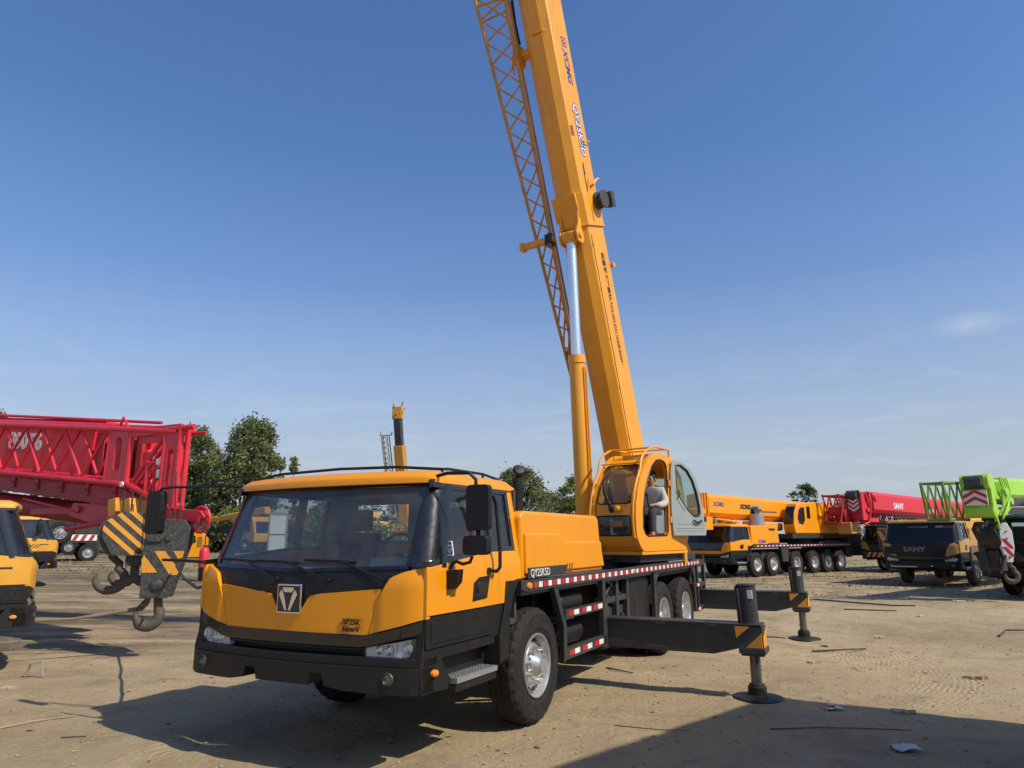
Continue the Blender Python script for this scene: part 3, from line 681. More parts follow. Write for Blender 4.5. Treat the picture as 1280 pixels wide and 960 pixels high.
m = MB(); m.box(.32,.46,.2,1.1,1.36,1.9); m.build('air_intake', M_frame, crane, .02)

# ---------------- superstructure (turned a little from the carrier axis) ----------------
SM = Matrix.Translation((-4.64, 0, 0)) @ Matrix.Rotation(R(-8.52), 4, 'Z')
m = MB(SM)
m.lathe([(0,1.262),(.66,1.262),(.66,1.32),(.60,1.33),(.60,1.40),(.70,1.41),(.70,1.47),(0,1.47)], (0,0,0), (0,0,1), 40)
m.build('turntable', M_frame, crane)
m = MB(SM)
m.box(-2.3, .45, -.42, .42, 1.475, 1.55)
for y0, y1 in ((-.42,-.36),(.36,.42)):
    m.prism([(.45,1.55),(.30,2.0),(-.30,2.0),(-1.0,2.2),(-1.45,2.75),(-1.85,2.75),(-2.3,1.9),(-2.3,1.55)], 'y', y0, y1)
m.box(-1.35,.40,.44,1.14,1.475,1.53)
m.build('slewing_platform', M_boomyel, crane, .01)
m = MB(SM); m.box(-1.9,.30,-.85,1.05,1.36,1.474); m.box(-1.3,-.1,-.6,.8,1.265,1.36); m.cyl((.12,.9,1.30),(-.9,.9,1.34),.05)
m.build('slewing_frame', M_frame, crane, .01)
m = MB(SM); m.prism([(-1.75,1.56),(-1.75,2.1),(-2.35,2.15),(-2.5,2.0),(-2.5,1.60),(-2.35,1.56)], 'y', -.95, .62); m.build('counterweight', M_boomyel, crane, .05)
m = MB(SM); m.cyl((-1.95,-.34,2.25),(-1.95,.34,2.25),.24); m.cyl((-1.95,-.36,2.25),(-1.95,-.33,2.25),.33); m.cyl((-1.95,.33,2.25),(-1.95,.36,2.25),.33); m.build('winch', M_frame, crane)

# boom
TH = 1.2506; CT, ST = math.cos(TH), math.sin(TH)
def BF(s, n, y): return (-1.454 + CT*s + ST*n, y, 3 + ST*s - CT*n)
def octo(w, h, cw, ch, ct=.06): return [(-w/2+cw,h/2),(w/2-cw,h/2),(w/2,h/2-ch),(w/2,-h/2+ct),(w/2-ct,-h/2),(-w/2+ct,-h/2),(-w/2,-h/2+ct),(-w/2,h/2-ch)]
def boomsec(mb, s0, s1, sec, mi=0, bf=BF):
    k = len(sec); vs = [bf(s0, n, y) for y, n in sec] + [bf(s1, n, y) for y, n in sec]
    return mb.add(vs, [tuple(range(k))[::-1], tuple(range(k, 2*k))] + [(i, (i+1) % k, k + (i+1) % k, k + i) for i in range(k)], mi)
O1 = octo(.543,.75,.145,.10)
m = MB(SM); boomsec(m, -.65, 9.6, O1)
boomsec(m, 9.2, 9.6, octo(.60,.81,.15,.11)); boomsec(m, -.05, .05, octo(.565,.77,.145,.10))
m.cyl(BF(-.45,-.12,-.36), BF(-.45,-.12,.36), .10, .10, 20)
boom = m.build('boom', M_boomyel, crane, .012, 2, sharp=20)
m = MB(SM); boomsec(m, 9.6, 14.2, octo(.47,.65,.12,.09)); boomsec(m, 14.0, 14.2, octo(.52,.7,.12,.09)); boomsec(m, 14.2, 17.5, octo(.40,.56,.1,.08)); boomsec(m, 17.5, 20.5, octo(.33,.48,.08,.07))
m.build('telescopic_section', M_boomyel, boom, .01, 2, sharp=20)
m = MB(SM)
for y in (-.2,.2): m.add([BF(20.5,.2,y-.02),BF(21.2,.35,y-.02),BF(21.2,-.3,y-.02),BF(20.5,-.24,y-.02),BF(20.5,.2,y+.02),BF(21.2,.35,y+.02),BF(21.2,-.3,y+.02),BF(20.5,-.24,y+.02)], [(0,1,2,3),(7,6,5,4),(0,4,5,1),(1,5,6,2),(2,6,7,3),(3,7,4,0)])
m.cyl(BF(21.0,.25,-.24),BF(21.0,.25,.24),.2); m.cyl(BF(21.0,-.15,-.24),BF(21.0,-.15,.24),.18)
m.build('boom_head', M_boomyel, boom)
# collar with the lift cylinder ear
m = MB(SM); boomsec(m, 4.50, 5.06, octo(.585,.79,.15,.105))
for y0, y1 in ((-.19,-.15),(.15,.19)):
    pts = [(4.86,.34),(4.86,.385),(4.55,.45),(4.38,.585),(4.22,.57),(4.16,.44),(4.22,.34)]
    vs = [BF(a,b,y0) for a,b in pts] + [BF(a,b,y1) for a,b in pts]; k = len(pts)
    m.add(vs, [tuple(range(k))[::-1], tuple(range(k,2*k))] + [(i,(i+1)%k,k+(i+1)%k,k+i) for i in range(k)])
pts = [(5.06,.375),(5.06,.435),(4.62,.385),(4.62,.375)]; vs = [BF(a,b,-.285) for a,b in pts] + [BF(a,b,.20) for a,b in pts]
m.add(vs, [(3,2,1,0),(4,5,6,7),(0,1,5,4),(1,2,6,5),(2,3,7,6),(3,0,4,7)])
m.cyl(BF(4.32,.48,-.22), BF(4.32,.48,.22), .055, .055, 16)
boomsec(m, 4.47, 4.50, octo(.61,.81,.15,.105))
m.build('boom_collar', M_boomyel, boom, .006)
# hose reel and small brackets on the boom's left side
m = MB(SM)
m.cyl(BF(4.93,-.22,.30), BF(4.93,-.22,.36), .16, .16, 28); m.cyl(BF(4.93,-.22,.36), BF(4.93,-.22,.43), .06,.06,16); m.cyl(BF(4.93,-.22,.43), BF(4.93,-.22,.46), .165,.165,28)
for k in range(5): m.tube([Vector(BF(4.93+.13*math.cos(a),-.22+.13*math.sin(a),.37+k*.013)) for a in [2*math.pi*i/24 for i in range(24)]], .008, 5, closed=True)
m.add([BF(4.80,-.42,.36),BF(5.08,-.42,.36),BF(5.08,-.56,.36),BF(4.80,-.56,.36),BF(4.80,-.42,.50),BF(5.08,-.42,.50),BF(5.08,-.56,.50),BF(4.80,-.56,.50)], [(0,1,2,3),(7,6,5,4),(0,4,5,1),(1,5,6,2),(2,6,7,3),(3,7,4,0)])
m.build('hose_reel', M_blockblk, boom, .006)
m = MB(SM)
m.tube([BF(5.20,-.10,.272),BF(5.22,-.12,.33),BF(5.30,-.20,.36),BF(5.33,-.30,.36)], .022, 8); m.tube([BF(5.12,.02,.275),BF(5.30,-.04,.29),BF(5.36,-.16,.28)], .008,6)
m.tube([BF(6.0,-.05,.272),BF(6.0,-.05,.32),BF(6.02,-.30,.33)], .014, 6)
m.tube([BF(7.92,.36,.20),BF(7.94,.40,.16),BF(7.94,.40,-.05),BF(7.92,.36,-.08)], .014, 6)
m.cyl(BF(3.75,-.37,.272), BF(3.75,-.37,.33), .05,.05,12)
m.build('pipe_bracket', M_boomyel, boom)
m = MB(SM); m.tube([BF(s, .22, .2745) for s in (0.1,1.5,3.0,4.3)], .006, 5); m.tube([BF(s, -.385, .20) for s in (-.1,1.2)], .010, 5)
for s in (.6,1.5,2.4,3.3,4.1): m.tube([BF(s,.24,.2745),BF(s+.05,.22,.2745)], .009, 5)
m.tube([BF(4.55,.05,.2975),BF(5.4,.05,.2745),BF(5.6,.03,.2745)], .006, 5)
m.build('control_cable', M_black, boom)
# lettering on the boom side, reading downward
DX = Vector((-CT,0,-ST)); DY = Vector((-ST,0,CT)); RS = SM.to_3x3()
def btext(name, s, size, ss, nn, mat, bold=.004, shear=0.0, sx=1.0, y=.2725, ext=.002):
    return text(name, s, size, SM @ Vector(BF(ss, nn, y)), RS @ DX, RS @ DY, mat, boom, ext=ext, bold=bold, shear=shear, sx=sx)
btext('maker_lettering', 'XCMG', .215, 7.68, -.02, M_blue, .007, .25, .98)
m = MB(SM)
def bq(a0,a1,n0,n1,y=.2725,mi=0): m.add([BF(a0,n0,y),BF(a1,n0,y),BF(a1,n1,y),BF(a0,n1,y),BF(a0,n0,y+.003),BF(a1,n0,y+.003),BF(a1,n1,y+.003),BF(a0,n1,y+.003)], [(0,1,2,3),(7,6,5,4),(0,4,5,1),(1,5,6,2),(2,6,7,3),(3,7,4,0)], mi)
bq(7.72,7.90,-.03,-.045); bq(7.72,7.90,-.175,-.19); bq(7.72,7.735,-.045,-.175); bq(7.885,7.90,-.045,-.175)
for pts in ([(7.84,-.075),(7.86,-.10),(7.86,-.125),(7.83,-.125),(7.83,-.10)], [(7.83,-.065),(7.80,-.065),(7.75,-.105),(7.76,-.12)], [(7.83,-.155),(7.80,-.155),(7.75,-.115),(7.76,-.10)]):
    vs = [BF(a,b,.2725) for a,b in pts] + [BF(a,b,.2755) for a,b in pts]; k = len(pts)
    m.add(vs, [tuple(range(k))[::-1], tuple(range(k,2*k))] + [(i,(i+1)%k,k+(i+1)%k,k+i) for i in range(k)])
m.build('emblem', M_blue, boom)
btext('model_lettering_outline', 'QY25K5D', .235, 6.70, -.0, M_blue, .020, .15, .93)
btext('model_lettering', 'QY25K5D', .235, 6.70, -.0, M_white, .002, .15, .93, ext=.0045)
btext('warning_lettering', '起重臂下严禁站人', .125, 3.98, -.03, M_ink, .003)
btext('warning_lettering', 'DO NOT STAY UNDER BOOM !', .082, 3.0, -.045, M_ink, .003, 0, .95)
m = MB(SM); m.tube([BF(2.95,-.02,.273),BF(2.0,-.02,.273)], .005, 5); m.build('marking_line', M_blue, boom); m = MB(SM); m.tube([BF(5.62,.02,.273),BF(5.40,.02,.273)], .012, 5); m.build('marking_line', M_blue, boom)
m = MB(SM); bq(6.08,6.26,.15,.26,.2725); m.build('warning_plate', M_inkred, boom)

# lift cylinder
A = Vector((.15, 0, 1.95)); B_ = Vector(BF(4.32, .48, 0)); Cm = A.lerp(B_, .565)
m = MB(SM); m.cyl(A, Cm, .135, .135, 28); m.cyl(Cm - (B_-A).normalized()*.12, Cm + (B_-A).normalized()*.02, .15, .15, 28)
m.cyl(A + Vector((-.0,-.16,0)), A + Vector((0,.16,0)), .15, .15, 20)
lc = m.build('lift_cylinder', M_boomyel, crane)
m = MB(SM); m.cyl(Cm, B_ - (B_-A).normalized()*.08, .088, .088, 28); m.build('cylinder_rod', M_rod, lc)
m = MB(SM); m.cyl(B_ - (B_-A).normalized()*.12, B_ + (B_-A).normalized()*.06, .115,.115,20); m.cyl(B_+Vector((0,-.13,0)), B_+Vector((0,.13,0)), .115,.115,20); m.build('rod_eye', M_boomyel, lc)
m = MB(SM); m.tube([A.lerp(Cm,.93)+Vector((-.02,.148,0)), A.lerp(Cm,.90)+Vector((-.03,.155,0)), A.lerp(Cm,.12)+Vector((-.03,.155,0))], .018, 8)
m.tube([A.lerp(Cm,.93)+Vector((.03,.148,0)), A.lerp(Cm,.05)+Vector((.03,.155,0))], .012, 8); m.box(-.12,.0,.12,.26,2.35,2.62); m.tube([(-.1,.2,2.5),(-.2,.28,2.3),(-.25,.3,1.7)], .02, 6); m.tube([(-.06,.25,2.6),(-.12,.3,2.3),(-.2,.33,1.6)], .016, 6)
m.build('cylinder_pipe', M_boomyel, lc)

# stowed lattice jib
def lattice(mb, c0, c1, d0, d1, nb, rc, rb, mi=0, off=None, zig=True):
    """planar truss between chord c0-c1 and chord d0-d1"""
    c0,c1,d0,d1 = map(Vector, (c0,c1,d0,d1)); mb.cyl(c0, c1, rc, rc, 8, mi); mb.cyl(d0, d1, rc, rc, 8, mi)
    for i in range(nb):
        a, b = i/nb, (i+1)/nb; mb.cyl(c0.lerp(c1,a), d0.lerp(d1,b), rb, rb, 6, mi)
        if not zig: mb.cyl(d0.lerp(d1,a), c0.lerp(c1,b), rb, rb, 6, mi)
    return mb
Lb, Lt = Vector((-.62,-.62,4.56)), Vector((2.02,-.86,11.1)); Rb, Rt = Vector((-.42,-.46,5.0)), Vector((1.72,-.42,11.1))
Lt2 = Lb + (Lt-Lb)*1.35; Rt2 = Rb + (Rt-Rb)*1.38
m = MB(SM)
m.cyl(Lb, Lt2, .03,.03,10); m.cyl(Rb, Rt2, .034,.034,10)
off = Vector((-.16,-.02,.03))
m.cyl(Rb+off, Rt2+off, .022,.022,8)
def ljp(t): return Lb.lerp(Lt2, t)
def rjp(t): return Rb.lerp(Rt2, t)
NB = 23
for i in range(NB):
    a = i/NB; b = (i+1)/NB; f = lambda q: .03 + .97*q
    sh = -.42/NB
    m.cyl(ljp(f(a)), rjp(max(0,f(b)+sh)), .017,.017,6); m.cyl(rjp(max(0,f(a)+sh)), ljp(f(b)), .017,.017,6)
m.cyl(ljp(.73), rjp(.73), .022,.022,8); m.cyl(ljp(.77), rjp(.77), .022,.022,8); m.cyl(ljp(.70), rjp(.705), .018,.018,8)
m.cyl(ljp(0), rjp(0), .03,.03,8)
m.build('lattice_jib', M_jib, crane)
m = MB(SM)
c = ljp(.0); m.add([ljp(.0)+Vector((-.1,.0,-.55)), ljp(0)+Vector((-.02,0,-.55)), rjp(.04), ljp(.06)+Vector((-.03,0,0)), ljp(.0)+Vector((-.1,.03,-.55)), ljp(0)+Vector((-.02,.03,-.55)), rjp(.04)+Vector((0,.03,0)), ljp(.06)+Vector((-.03,.03,0))], [(0,1,2,3),(7,6,5,4),(0,4,5,1),(1,5,6,2),(2,6,7,3),(3,7,4,0)])
m.build('jib_end_plate', M_jib, crane)
bp = Vector(BF(4.32,.44,0))
m = MB(SM); m.box(bp.x+.0, bp.x+.10, -1.02, -.34, bp.z-.01, bp.z+.10); m.box(bp.x-.02, bp.x+.12, -1.06, -.98, bp.z-.03, bp.z+.12)
q = Vector(BF(7.75,.2,0)); m.build('jib_bracket', M_boomyel, crane, .006); m = MB(SM); m.box(q.x-.08,q.x+.08,-.62,-.26,q.z-.06,q.z+.06); m.box(q.x-.12,q.x+.14,-.56,-.44,q.z-.16,q.z+.20); m.tube([(q.x,-.5,q.z+.3),(q.x+.05,-.62,q.z-.1),(q.x-.1,-.7,q.z-.2)],.02)
m.build('jib_bracket', M_boomyel, crane, .006)
m = MB(SM); m.box(bp.x-.03, bp.x+.13, -.50,-.36, bp.z-.06, bp.z+.14); m.build('jib_latch', M_gloss, crane, .01); m = MB(SM); q2 = Vector(BF(8.4,.15,-.0)); m.tube([(q2.x+.0,-.55,q2.z+.5),(q2.x-.02,-.50,q2.z),(q2.x-.1,-.46,q2.z-.4)], .03); m.build('jib_hose', M_gloss, crane)

# ---------------- operator's cab ----------------
fprof = [(1.53,.37),(1.60,.46),(1.72,.56),(1.85,.595),(2.05,.60),(2.25,.57),(2.45,.50),(2.65,.39),(2.80,.26),(2.90,.14),(2.97,.02)]
def fx(z): return interp(fprof, z)
YA, YB = .40, 1.15
def PO(y, z, off):
    e = max(0, (YA + .10) - y); return (fx(z) - e*e*6 + off, y, z)
m = MB(SM)
m.sheet(PO, YA, YB-.02, 10, 1.53, 1.76, 3, 0, .03)
m.sheet(PO, YA, YB-.02, 10, 2.07, 2.245, 2, 0, .03)
m.sheet(PO, YA, YA+.065, 2, 1.76, 2.90, 10, 0, .03); m.sheet(PO, YB-.09, YB-.02, 2, 1.76, 2.90, 10, 0, .03)
m.sheet(PO, YA, YB-.02, 6, 2.875, 2.97, 2, 0, .03)
outer = [(.37,1.53),(.47,1.60),(.57,1.72),(.60,1.85),(.605,2.05),(.575,2.25),(.505,2.45),(.395,2.65),(.265,2.80),(.10,2.96),(-.12,3.07),(-.43,3.10),(-.75,3.06),(-1.0,2.98),(-1.2,2.80),(-1.32,2.4),(-1.38,1.76),(-1.28,1.53)]
inner = [(.29,1.79),(.36,1.88),(.34,2.15),(.26,2.42),(.12,2.66),(-.05,2.86),(-.22,2.96),(-.38,2.985),(-.52,2.965),(-.60,2.90),(-.61,2.7),(-.56,1.84),(-.50,1.77),(.2,1.76)]
ring(m, outer, inner, 'y', YB-.05, YB)
inner2 = [(.30,2.1),(.22,2.5),(.0,2.8),(-.3,2.9),(-.9,2.85),(-1.1,2.6),(-1.15,2.1)]
ring(m, outer, inner2, 'y', YA, YA+.04)
m.box(-1.30,.36,YA,YB-.05,1.53,1.58)
m.prism([(-1.28,1.53),(-1.38,1.76),(-1.34,2.2),(-1.30,2.2),(-1.34,1.76),(-1.24,1.56)], 'y', YA, YB-.05)
m.prism([(-1.32,2.75),(-1.0,2.98),(-.75,3.06),(-.43,3.10),(-.43,3.06),(-.75,3.02),(-.98,2.94),(-1.18,2.76)], 'y', YA+.04, YB-.05)
oc = m.build('operator_cab', M_yel, crane, .008, 2, sharp=38)
G1 = MB(SM).sheet(PO, YA+.055, YB-.08, 10, 2.235, 2.885, 8, -.012, .006).build('front_window', M_glassgr, oc)
MB(SM).sheet(PO, YA+.055, YB-.08, 10, 1.75, 2.08, 4, -.012, .006).build('lower_window', M_glassgr, oc)
def seal(name, z0, z1, r):
    mb = MB(SM); pts = []
    for (y, z) in rrect(YA+.07, YB-.095, z0, z1, r, 5): pts.append(PO(y, z, .004))
    mb.tube(pts, .011, 6, closed=True); mb.build(name, M_black, oc)
seal('window_seal', 2.25, 2.872, .07); seal('window_seal', 1.768, 2.062, .06)
MB(SM).tube([(p[0], YB-.0, p[1]) for p in inner], .013, 6, closed=True).build('door_seal', M_black, oc)
# skylight
sk = [(2.972,.02),(3.02,-.12),(3.055,-.30),(3.06,-.43)]
m = MB(SM); m.add([(a[1]+dx, y, a[0]) for dx in (0,) for a in sk for y in (YA+.03, YB-.05)], [(0,1,3,2),(2,3,5,4),(4,5,7,6)])
m.build('skylight', M_glassdk, oc)
m = MB(SM); m.box(-1.36,-1.32,YA+.04,YB-.06,2.2,2.75); m.build('rear_window', M_glassgr, oc)
# protective hand rails round the front
m = MB(SM)
def railpts(y, xo): return [(fx(z)+xo, y, z) for z in (1.74,1.82,2.0,2.2,2.4,2.6,2.78)] + [(.28+xo-.06,y,2.95),(.10+xo-.04,y,3.08),(-.10,y,3.16),(-.3,y,3.19)]
m.tube([(fx(1.74), YB-.03,1.735)] + railpts(YB-.03, .05) + [(-.62,YB-.03,3.19),(-.80,YB-.03,3.18),(-.81,YB-.03,3.07)], .019, 8)
m.tube([(fx(1.74), YA-.01,1.9)] + railpts(YA-.02, .045)[2:] + [(-.7,YA-.02,3.19)], .019, 8)
m.tube([(-.12,YA-.02,3.165),(-.12,YB-.03,3.165)], .015, 8); m.tube([(fx(2.88)+.04,YA-.02,2.90),(fx(2.88)+.04,YB-.03,2.90)], .012, 8)
m.tube([(-.7,YA-.02,3.19),(-.72,YB-.03,3.19)], .015, 8)
m.build('hand_rail', M_yel, oc)
m = MB(SM)
for dy in (0, .03): m.tube([PO(.72+dy,2.17,.03), PO(.58+dy*.6,2.42,.035), PO(.52+dy*.3,2.62,.03)], .009, 6)
m.tube([PO(.60,2.85,.015), PO(.52,2.62,.02), PO(.62,2.30,.02)], .008, 6); m.lathe([(0,0),(.05,0),(.045,.03),(0,.035)], PO(.74,2.16,0), (1,0,0), 12)
m.build('wiper', M_black, oc)
m = MB(SM); m.lathe([(0,0),(.055,0),(.05,.04),(.02,.06),(0,.06)], PO(.84,2.17,0), (1,0,0), 16); m.box(.15,.4,.60,.78,1.90,1.99)
m.build('washer_cap', M_yel, oc)
# open door, swung back along the cab side
hinge = Vector((-.66, YB+.015, 0)); ang = math.pi - R(13.5)
DM = SM @ Matrix.Translation(hinge) @ Matrix.Rotation(ang, 4, 'Z')
dout = [(.03,1.765),(0,2.16),(.03,2.80),(.07,2.955),(.16,3.0),(.36,2.985),(.56,2.90),(.72,2.74),(.82,2.50),(.88,2.20),(.93,2.06),(.955,1.99),(.945,1.82),(.92,1.765)]
din = [(.17,2.93),(.32,2.935),(.50,2.85),(.64,2.69),(.74,2.47),(.79,2.26),(.80,2.14),(.76,2.08),(.60,2.08),(.42,2.20),(.20,2.43),(.165,2.55)]
m = MB(DM); ring(m, dout, din, 'y', -.022, .022)
for z in (1.84,1.88,1.95): m.box(.14,.86,-.028,-.021,z,z+.012) or None
m.tube([(.16,-.026,2.36),(.36,-.026,2.16)], .006, 5)
dr = m.build('cab_door', M_grey, crane, .006)
MB(DM).prism(din, 'y', -.004, .004).build('door_glass', M_glassgr, dr)
m = MB(DM); m.tube([(p[0], .0, p[1]) for p in din], .028, 6, closed=True); m.tube([(.56,-.05,2.02),(.60,-.06,1.985),(.74,-.06,1.985),(.78,-.05,2.02)], .016); m.tube([(.14,-.045,2.50),(.19,-.06,2.48),(.2,-.06,2.42),(.15,-.045,2.38)], .010); m.box(.90,.96,-.03,.03,2.0,2.08)
m.build('door_trim', M_black, dr)
m = MB(SM)
for z in (2.62, 2.02): m.cyl((-.655,YB+.012,z-.05),(-.655,YB+.012,z+.05),.022)
m.cyl((-1.25,YB-.03,1.53),(-1.25,YB-.03,1.28),.02); m.cyl((-1.31,YB-.03,1.53),(-1.31,YB-.03,1.30),.02)
m.build('door_hinge', M_boomyel, oc)
# cab interior
m = MB(SM); m.box(-.62,.45,YA+.05,YB-.06,1.585,1.78); m.build('cab_floor_mat', M_floorred, oc)
m = MB(SM); m.box(-.94,-.42,.66,1.06,1.93,2.08); m.prism([(-.95,2.06),(-.85,2.06),(-.91,2.60),(-1.03,2.60)], 'y', .68, 1.06); m.build('seat', M_frame, oc, .03)
m = MB(SM); m.prism([(-.60,1.79),(-.26,1.79),(-.24,1.92),(-.34,2.22),(-.56,2.22),(-.60,2.1)], 'y', 1.0, 1.09); m.build('side_console', M_seatgrey, oc, .02)
m = MB(SM); m.cyl((-.36,.92,2.2),(-.30,.92,2.40),.012,.012,8); m.lathe([(0,-.03),(.02,-.02),(.022,.02),(0,.03)], (-.295,.92,2.42),(0,0,1),10); m.build('control_lever', M_black, oc); m = MB(SM); m.cyl((-.30,.66,2.2),(-.26,.66,2.42),.016,.016,8); m.build('control_lever', M_black, oc); m = MB(SM); m.prism([(.10,1.8),(.30,1.8),(.34,2.12),(.14,2.2)],'y',.6,.85)
m.build('instrument_panel', M_black, oc)
m = MB(SM); m.prism([(-1.25,1.6),(.3,1.6),(.5,1.8),(.52,2.08),(-1.25,2.08)], 'y', YA+.045, YA+.06); m.build('side_trim', M_int, oc)
# interior trim behind the operator
m = MB(SM); m.box(-1.30,-1.26,YA+.05,YB-.06,1.6,2.2); m.build('rear_trim', M_int, oc)
# ---------------- terrain ----------------
def gz(x, y):
    h = .9 * sstep(12, 45, y) * sstep(-2, -16, x)
    f = 1 - sstep(30, 80, abs(x) + abs(y - 10))
    if math.hypot(x, y) < 60:
        h += .035 * noise.noise(Vector((x*.22, y*.22, 1.3))) * sstep(13, 22, y) + .012 * noise.noise(Vector((x*.9, y*.9, 5))) * f
    return h

def back_chassis(root, axles, rear, deckz=1.235, front=1.6, tape=True, both=True, wheel_front=2, mt=None, mr=None, chassis=None, simple_=True, arms=True):
    chassis = chassis or M_chas
    for sg in (1, -1):
        for i, ax in enumerate(axles):
            wheel(root, ax, 1.235, sg, .53, .29, front=i < wheel_front, tread=False, mt=mt, mr=mr, simple_=simple_)
        m = MB(); m.box(rear, .30, sg*1.20, sg*1.262, deckz, deckz+.11)
        for a in (.30-1.0, ): pass
        gaps = [(-.62, -.55)]
        for i in range(len(axles)-1):
            c = (axles[i] + axles[i+1]) / 2
            if axles[i] - axles[i+1] > 1.6: m.prism([(c+.35,deckz),(c+.22,.62),(c-.22,.62),(c-.35,deckz)], 'y', sg*1.12, sg*1.24)
        m.prism([(axles[-1]-.62,deckz),(axles[-1]-.70,.7),(rear,.7),(rear,deckz)], 'y', sg*1.12, sg*1.24)
        sr = m.build('side_rail', chassis, root)
        if tape:
            s = MB(); x = .14; i = 0
            while x > rear + .1:
                s.box(x-.11, x, sg*1.2625, sg*1.268, deckz+.03, deckz+.085, i % 2); x -= .15; i += 1
            s.build('reflective_tape', [M_refl_r, M_refl_w], sr)
    m = MB(); m.box(rear, .3, -1.18, 1.18, deckz-.04, deckz+.02); m.build('deck', M_deck, root)
    m = MB(); m.box(rear+.1, 1.7, -.55, -.42, .62, 1.15); m.box(rear+.1, 1.7, .42, .55, .62, 1.15)
    for ax in axles: m.cyl((ax,-.95,.53),(ax,.95,.53),.08,.08,10)
    for k in range(6): x = lerp(rear+.5, -.9, k/5); m.box(x-.2, x+.2, -1.0, 1.0, .75, 1.1)
    m.build('chassis_frame', M_frame, root)

def cover(root, paint, lo=1.352, hi=2.0, x0=.36, x1=-1.87):
    m = MB().prism([(x0,lo),(x0,hi-.05),(x0-.06,hi),(x1+.17,hi-.0),(x1+.10,hi-.03),(x1,lo)], 'y', -1.2, 1.235)
    return m.build('engine_cover', paint, root, .03)

# ---- yellow all-terrain crane parked to the right ----
yb = R(-142); rt = Vector((12.0, 35.0, 0)) + Matrix.Rotation(yb, 3, 'Z') @ Vector((2.5, .18, 0))
yc = thing('truck_crane', 'long yellow crane showing six wheels, boom lying over its cab, beyond the outriggers', 'truck crane', (rt.x, rt.y, 0), yb)
carrier_cab(yc, M_yel, hood=M_yel, detail=False, roofrack=False, emblem=False, seat=False)
back_chassis(yc, [0,-1.28,-3.24,-4.8,-6.05,-7.3], -8.4, 1.28)
m = MB().sheet(PF, -1.1, 1.1, 10, 1.15, 1.5, 2, .03, .02); m.build('front_grille', M_gloss, yc)
cv = cover(yc, M_yel, 1.40, 2.24)
text('maker_lettering', 'XCMG', .20, (-.15, 1.238, 1.47), (-1,0,0), (0,0,1), M_blue, cv, bold=.006, shear=.2)
MB().prism([(-1.05,2.02),(-1.05,2.12),(-1.55,2.12),(-1.55,2.02)], 'y', 1.236, 1.242).build('name_plate', M_ink, cv)
MB().prism([(-.95,1.41),(-.95,1.47),(-1.86,1.47),(-1.87,1.41)], 'y', 1.236, 1.242).build('name_plate', M_blue, cv)
text('door_lettering', '使用单位', .11, (1.70, 1.236, 1.00), (-1,0,0), (0,0,1), M_ink, yc, bold=.002); 
# boom of the yellow crane
def hexboom(root, name, x0, z0, x1, z1, w, h, y=0.0, mat=None, taper=1.0, parent=None, bevel=.01):
    A = Vector((x0, y, z0)); B = Vector((x1, y, z1)); d = (B - A).normalized(); n = Vector((-d.z, 0, d.x)); 
    if n.z < 0: n = -n
    sec = [(-w/2, -h*.28), (-w/2, h*.36), (-w*.34, h*.5), (w*.34, h*.5), (w/2, h*.36), (w/2, -h*.28), (w*.36, -h*.42), (w*.14, -h*.5), (-w*.14, -h*.5), (-w*.36, -h*.42)]
    vs = [A + Vector((0, a, 0)) + n * b for a, b in sec] + [B + Vector((0, a*taper, 0)) + n * b * taper for a, b in sec]; k = len(sec)
    m = MB(); m.add(vs, [tuple(range(k))[::-1], tuple(range(k, 2*k))] + [(i, (i+1) % k, k + (i+1) % k, k + i) for i in range(k)])
    return m.build(name, mat, parent or root, bevel, sharp=22)
yd = 0.1
bm_ = hexboom(yc, 'boom', 2.3, 3.10, -7.2, 2.90, .85, 1.05, yd, M_yel)
for k in range(4): hexboom(yc, 'telescopic_section', 2.3+.14*(k+1), 3.10+.003*k, 2.3+.14*k, 3.10, .85-.07*(k+1), 1.05-.08*(k+1), yd, M_boomyel, parent=bm_)
m = MB()
for k in range(4): m.box(2.36+.14*k, 2.42+.14*k, yd-.44+.03*k, yd+.44-.03*k, 2.62+.03*k, 3.66-.03*k)
m.box(2.2, 3.3, yd-.35, yd+.5, 2.05, 2.62); m.cyl((2.9,yd-.4,2.85),(2.9,yd+.55,2.85),.16); m.cyl((3.15,yd-.4,2.3),(3.15,yd+.5,2.3),.18)
m.build('boom_head', M_yel, bm_, .01)
text('maker_lettering', 'XCMG', .26, (2.0, yd+.43, 3.10), (-1,0,-.02), (0,0,1), M_blue, bm_, bold=.008, shear=.2)
text('model_lettering', 'XCMG', .27, (.0, yd+.43, 3.02), (-1,0,-.02), (0,0,1), M_ink, bm_, bold=.02, shear=.2)
text('model_lettering', 'QAY130', .22, (-.75, yd+.43, 3.05), (-1,0,-.02), (0,0,1), M_ltblue, bm_, bold=.006)
m = MB().box(-2.95,-1.65,yd+.43,yd+.44,2.88,2.93); m.build('stripe_mark', M_blue, bm_)
m = MB().lathe([(0,0),(.20,0),(.20,.06),(.10,.08),(.10,.14),(.2,.16),(.2,.2),(0,.2)], (-1.0, yd+.43, 2.93), (0,1,0), 20); m.box(-1.05,-.95,yd+.3,yd+.62,2.3,2.9); m.tube([(-1.1,yd+.5,2.95),(-1.6,yd+.48,2.98)],.05)
m.build('hose_reel', M_blockblk, yc)
MB().cyl((-.9,.75,2.25),(-.9,.75,2.78),.34,.34,24).build('fuel_drum', M_galv, yc)
m = MB().tube([(.9,.3,2.3),(1.0,.3,2.62),(1.1,.3,2.3)],.05); m.tube([(1.6,.3,2.55),(.2,.6,2.4)],.04); m.build('boom_rest', M_yel, yc)
hexboom(yc, 'lift_cylinder', -.6, 2.28, -3.4, 2.2, .36, .36, .35, M_boomyel)
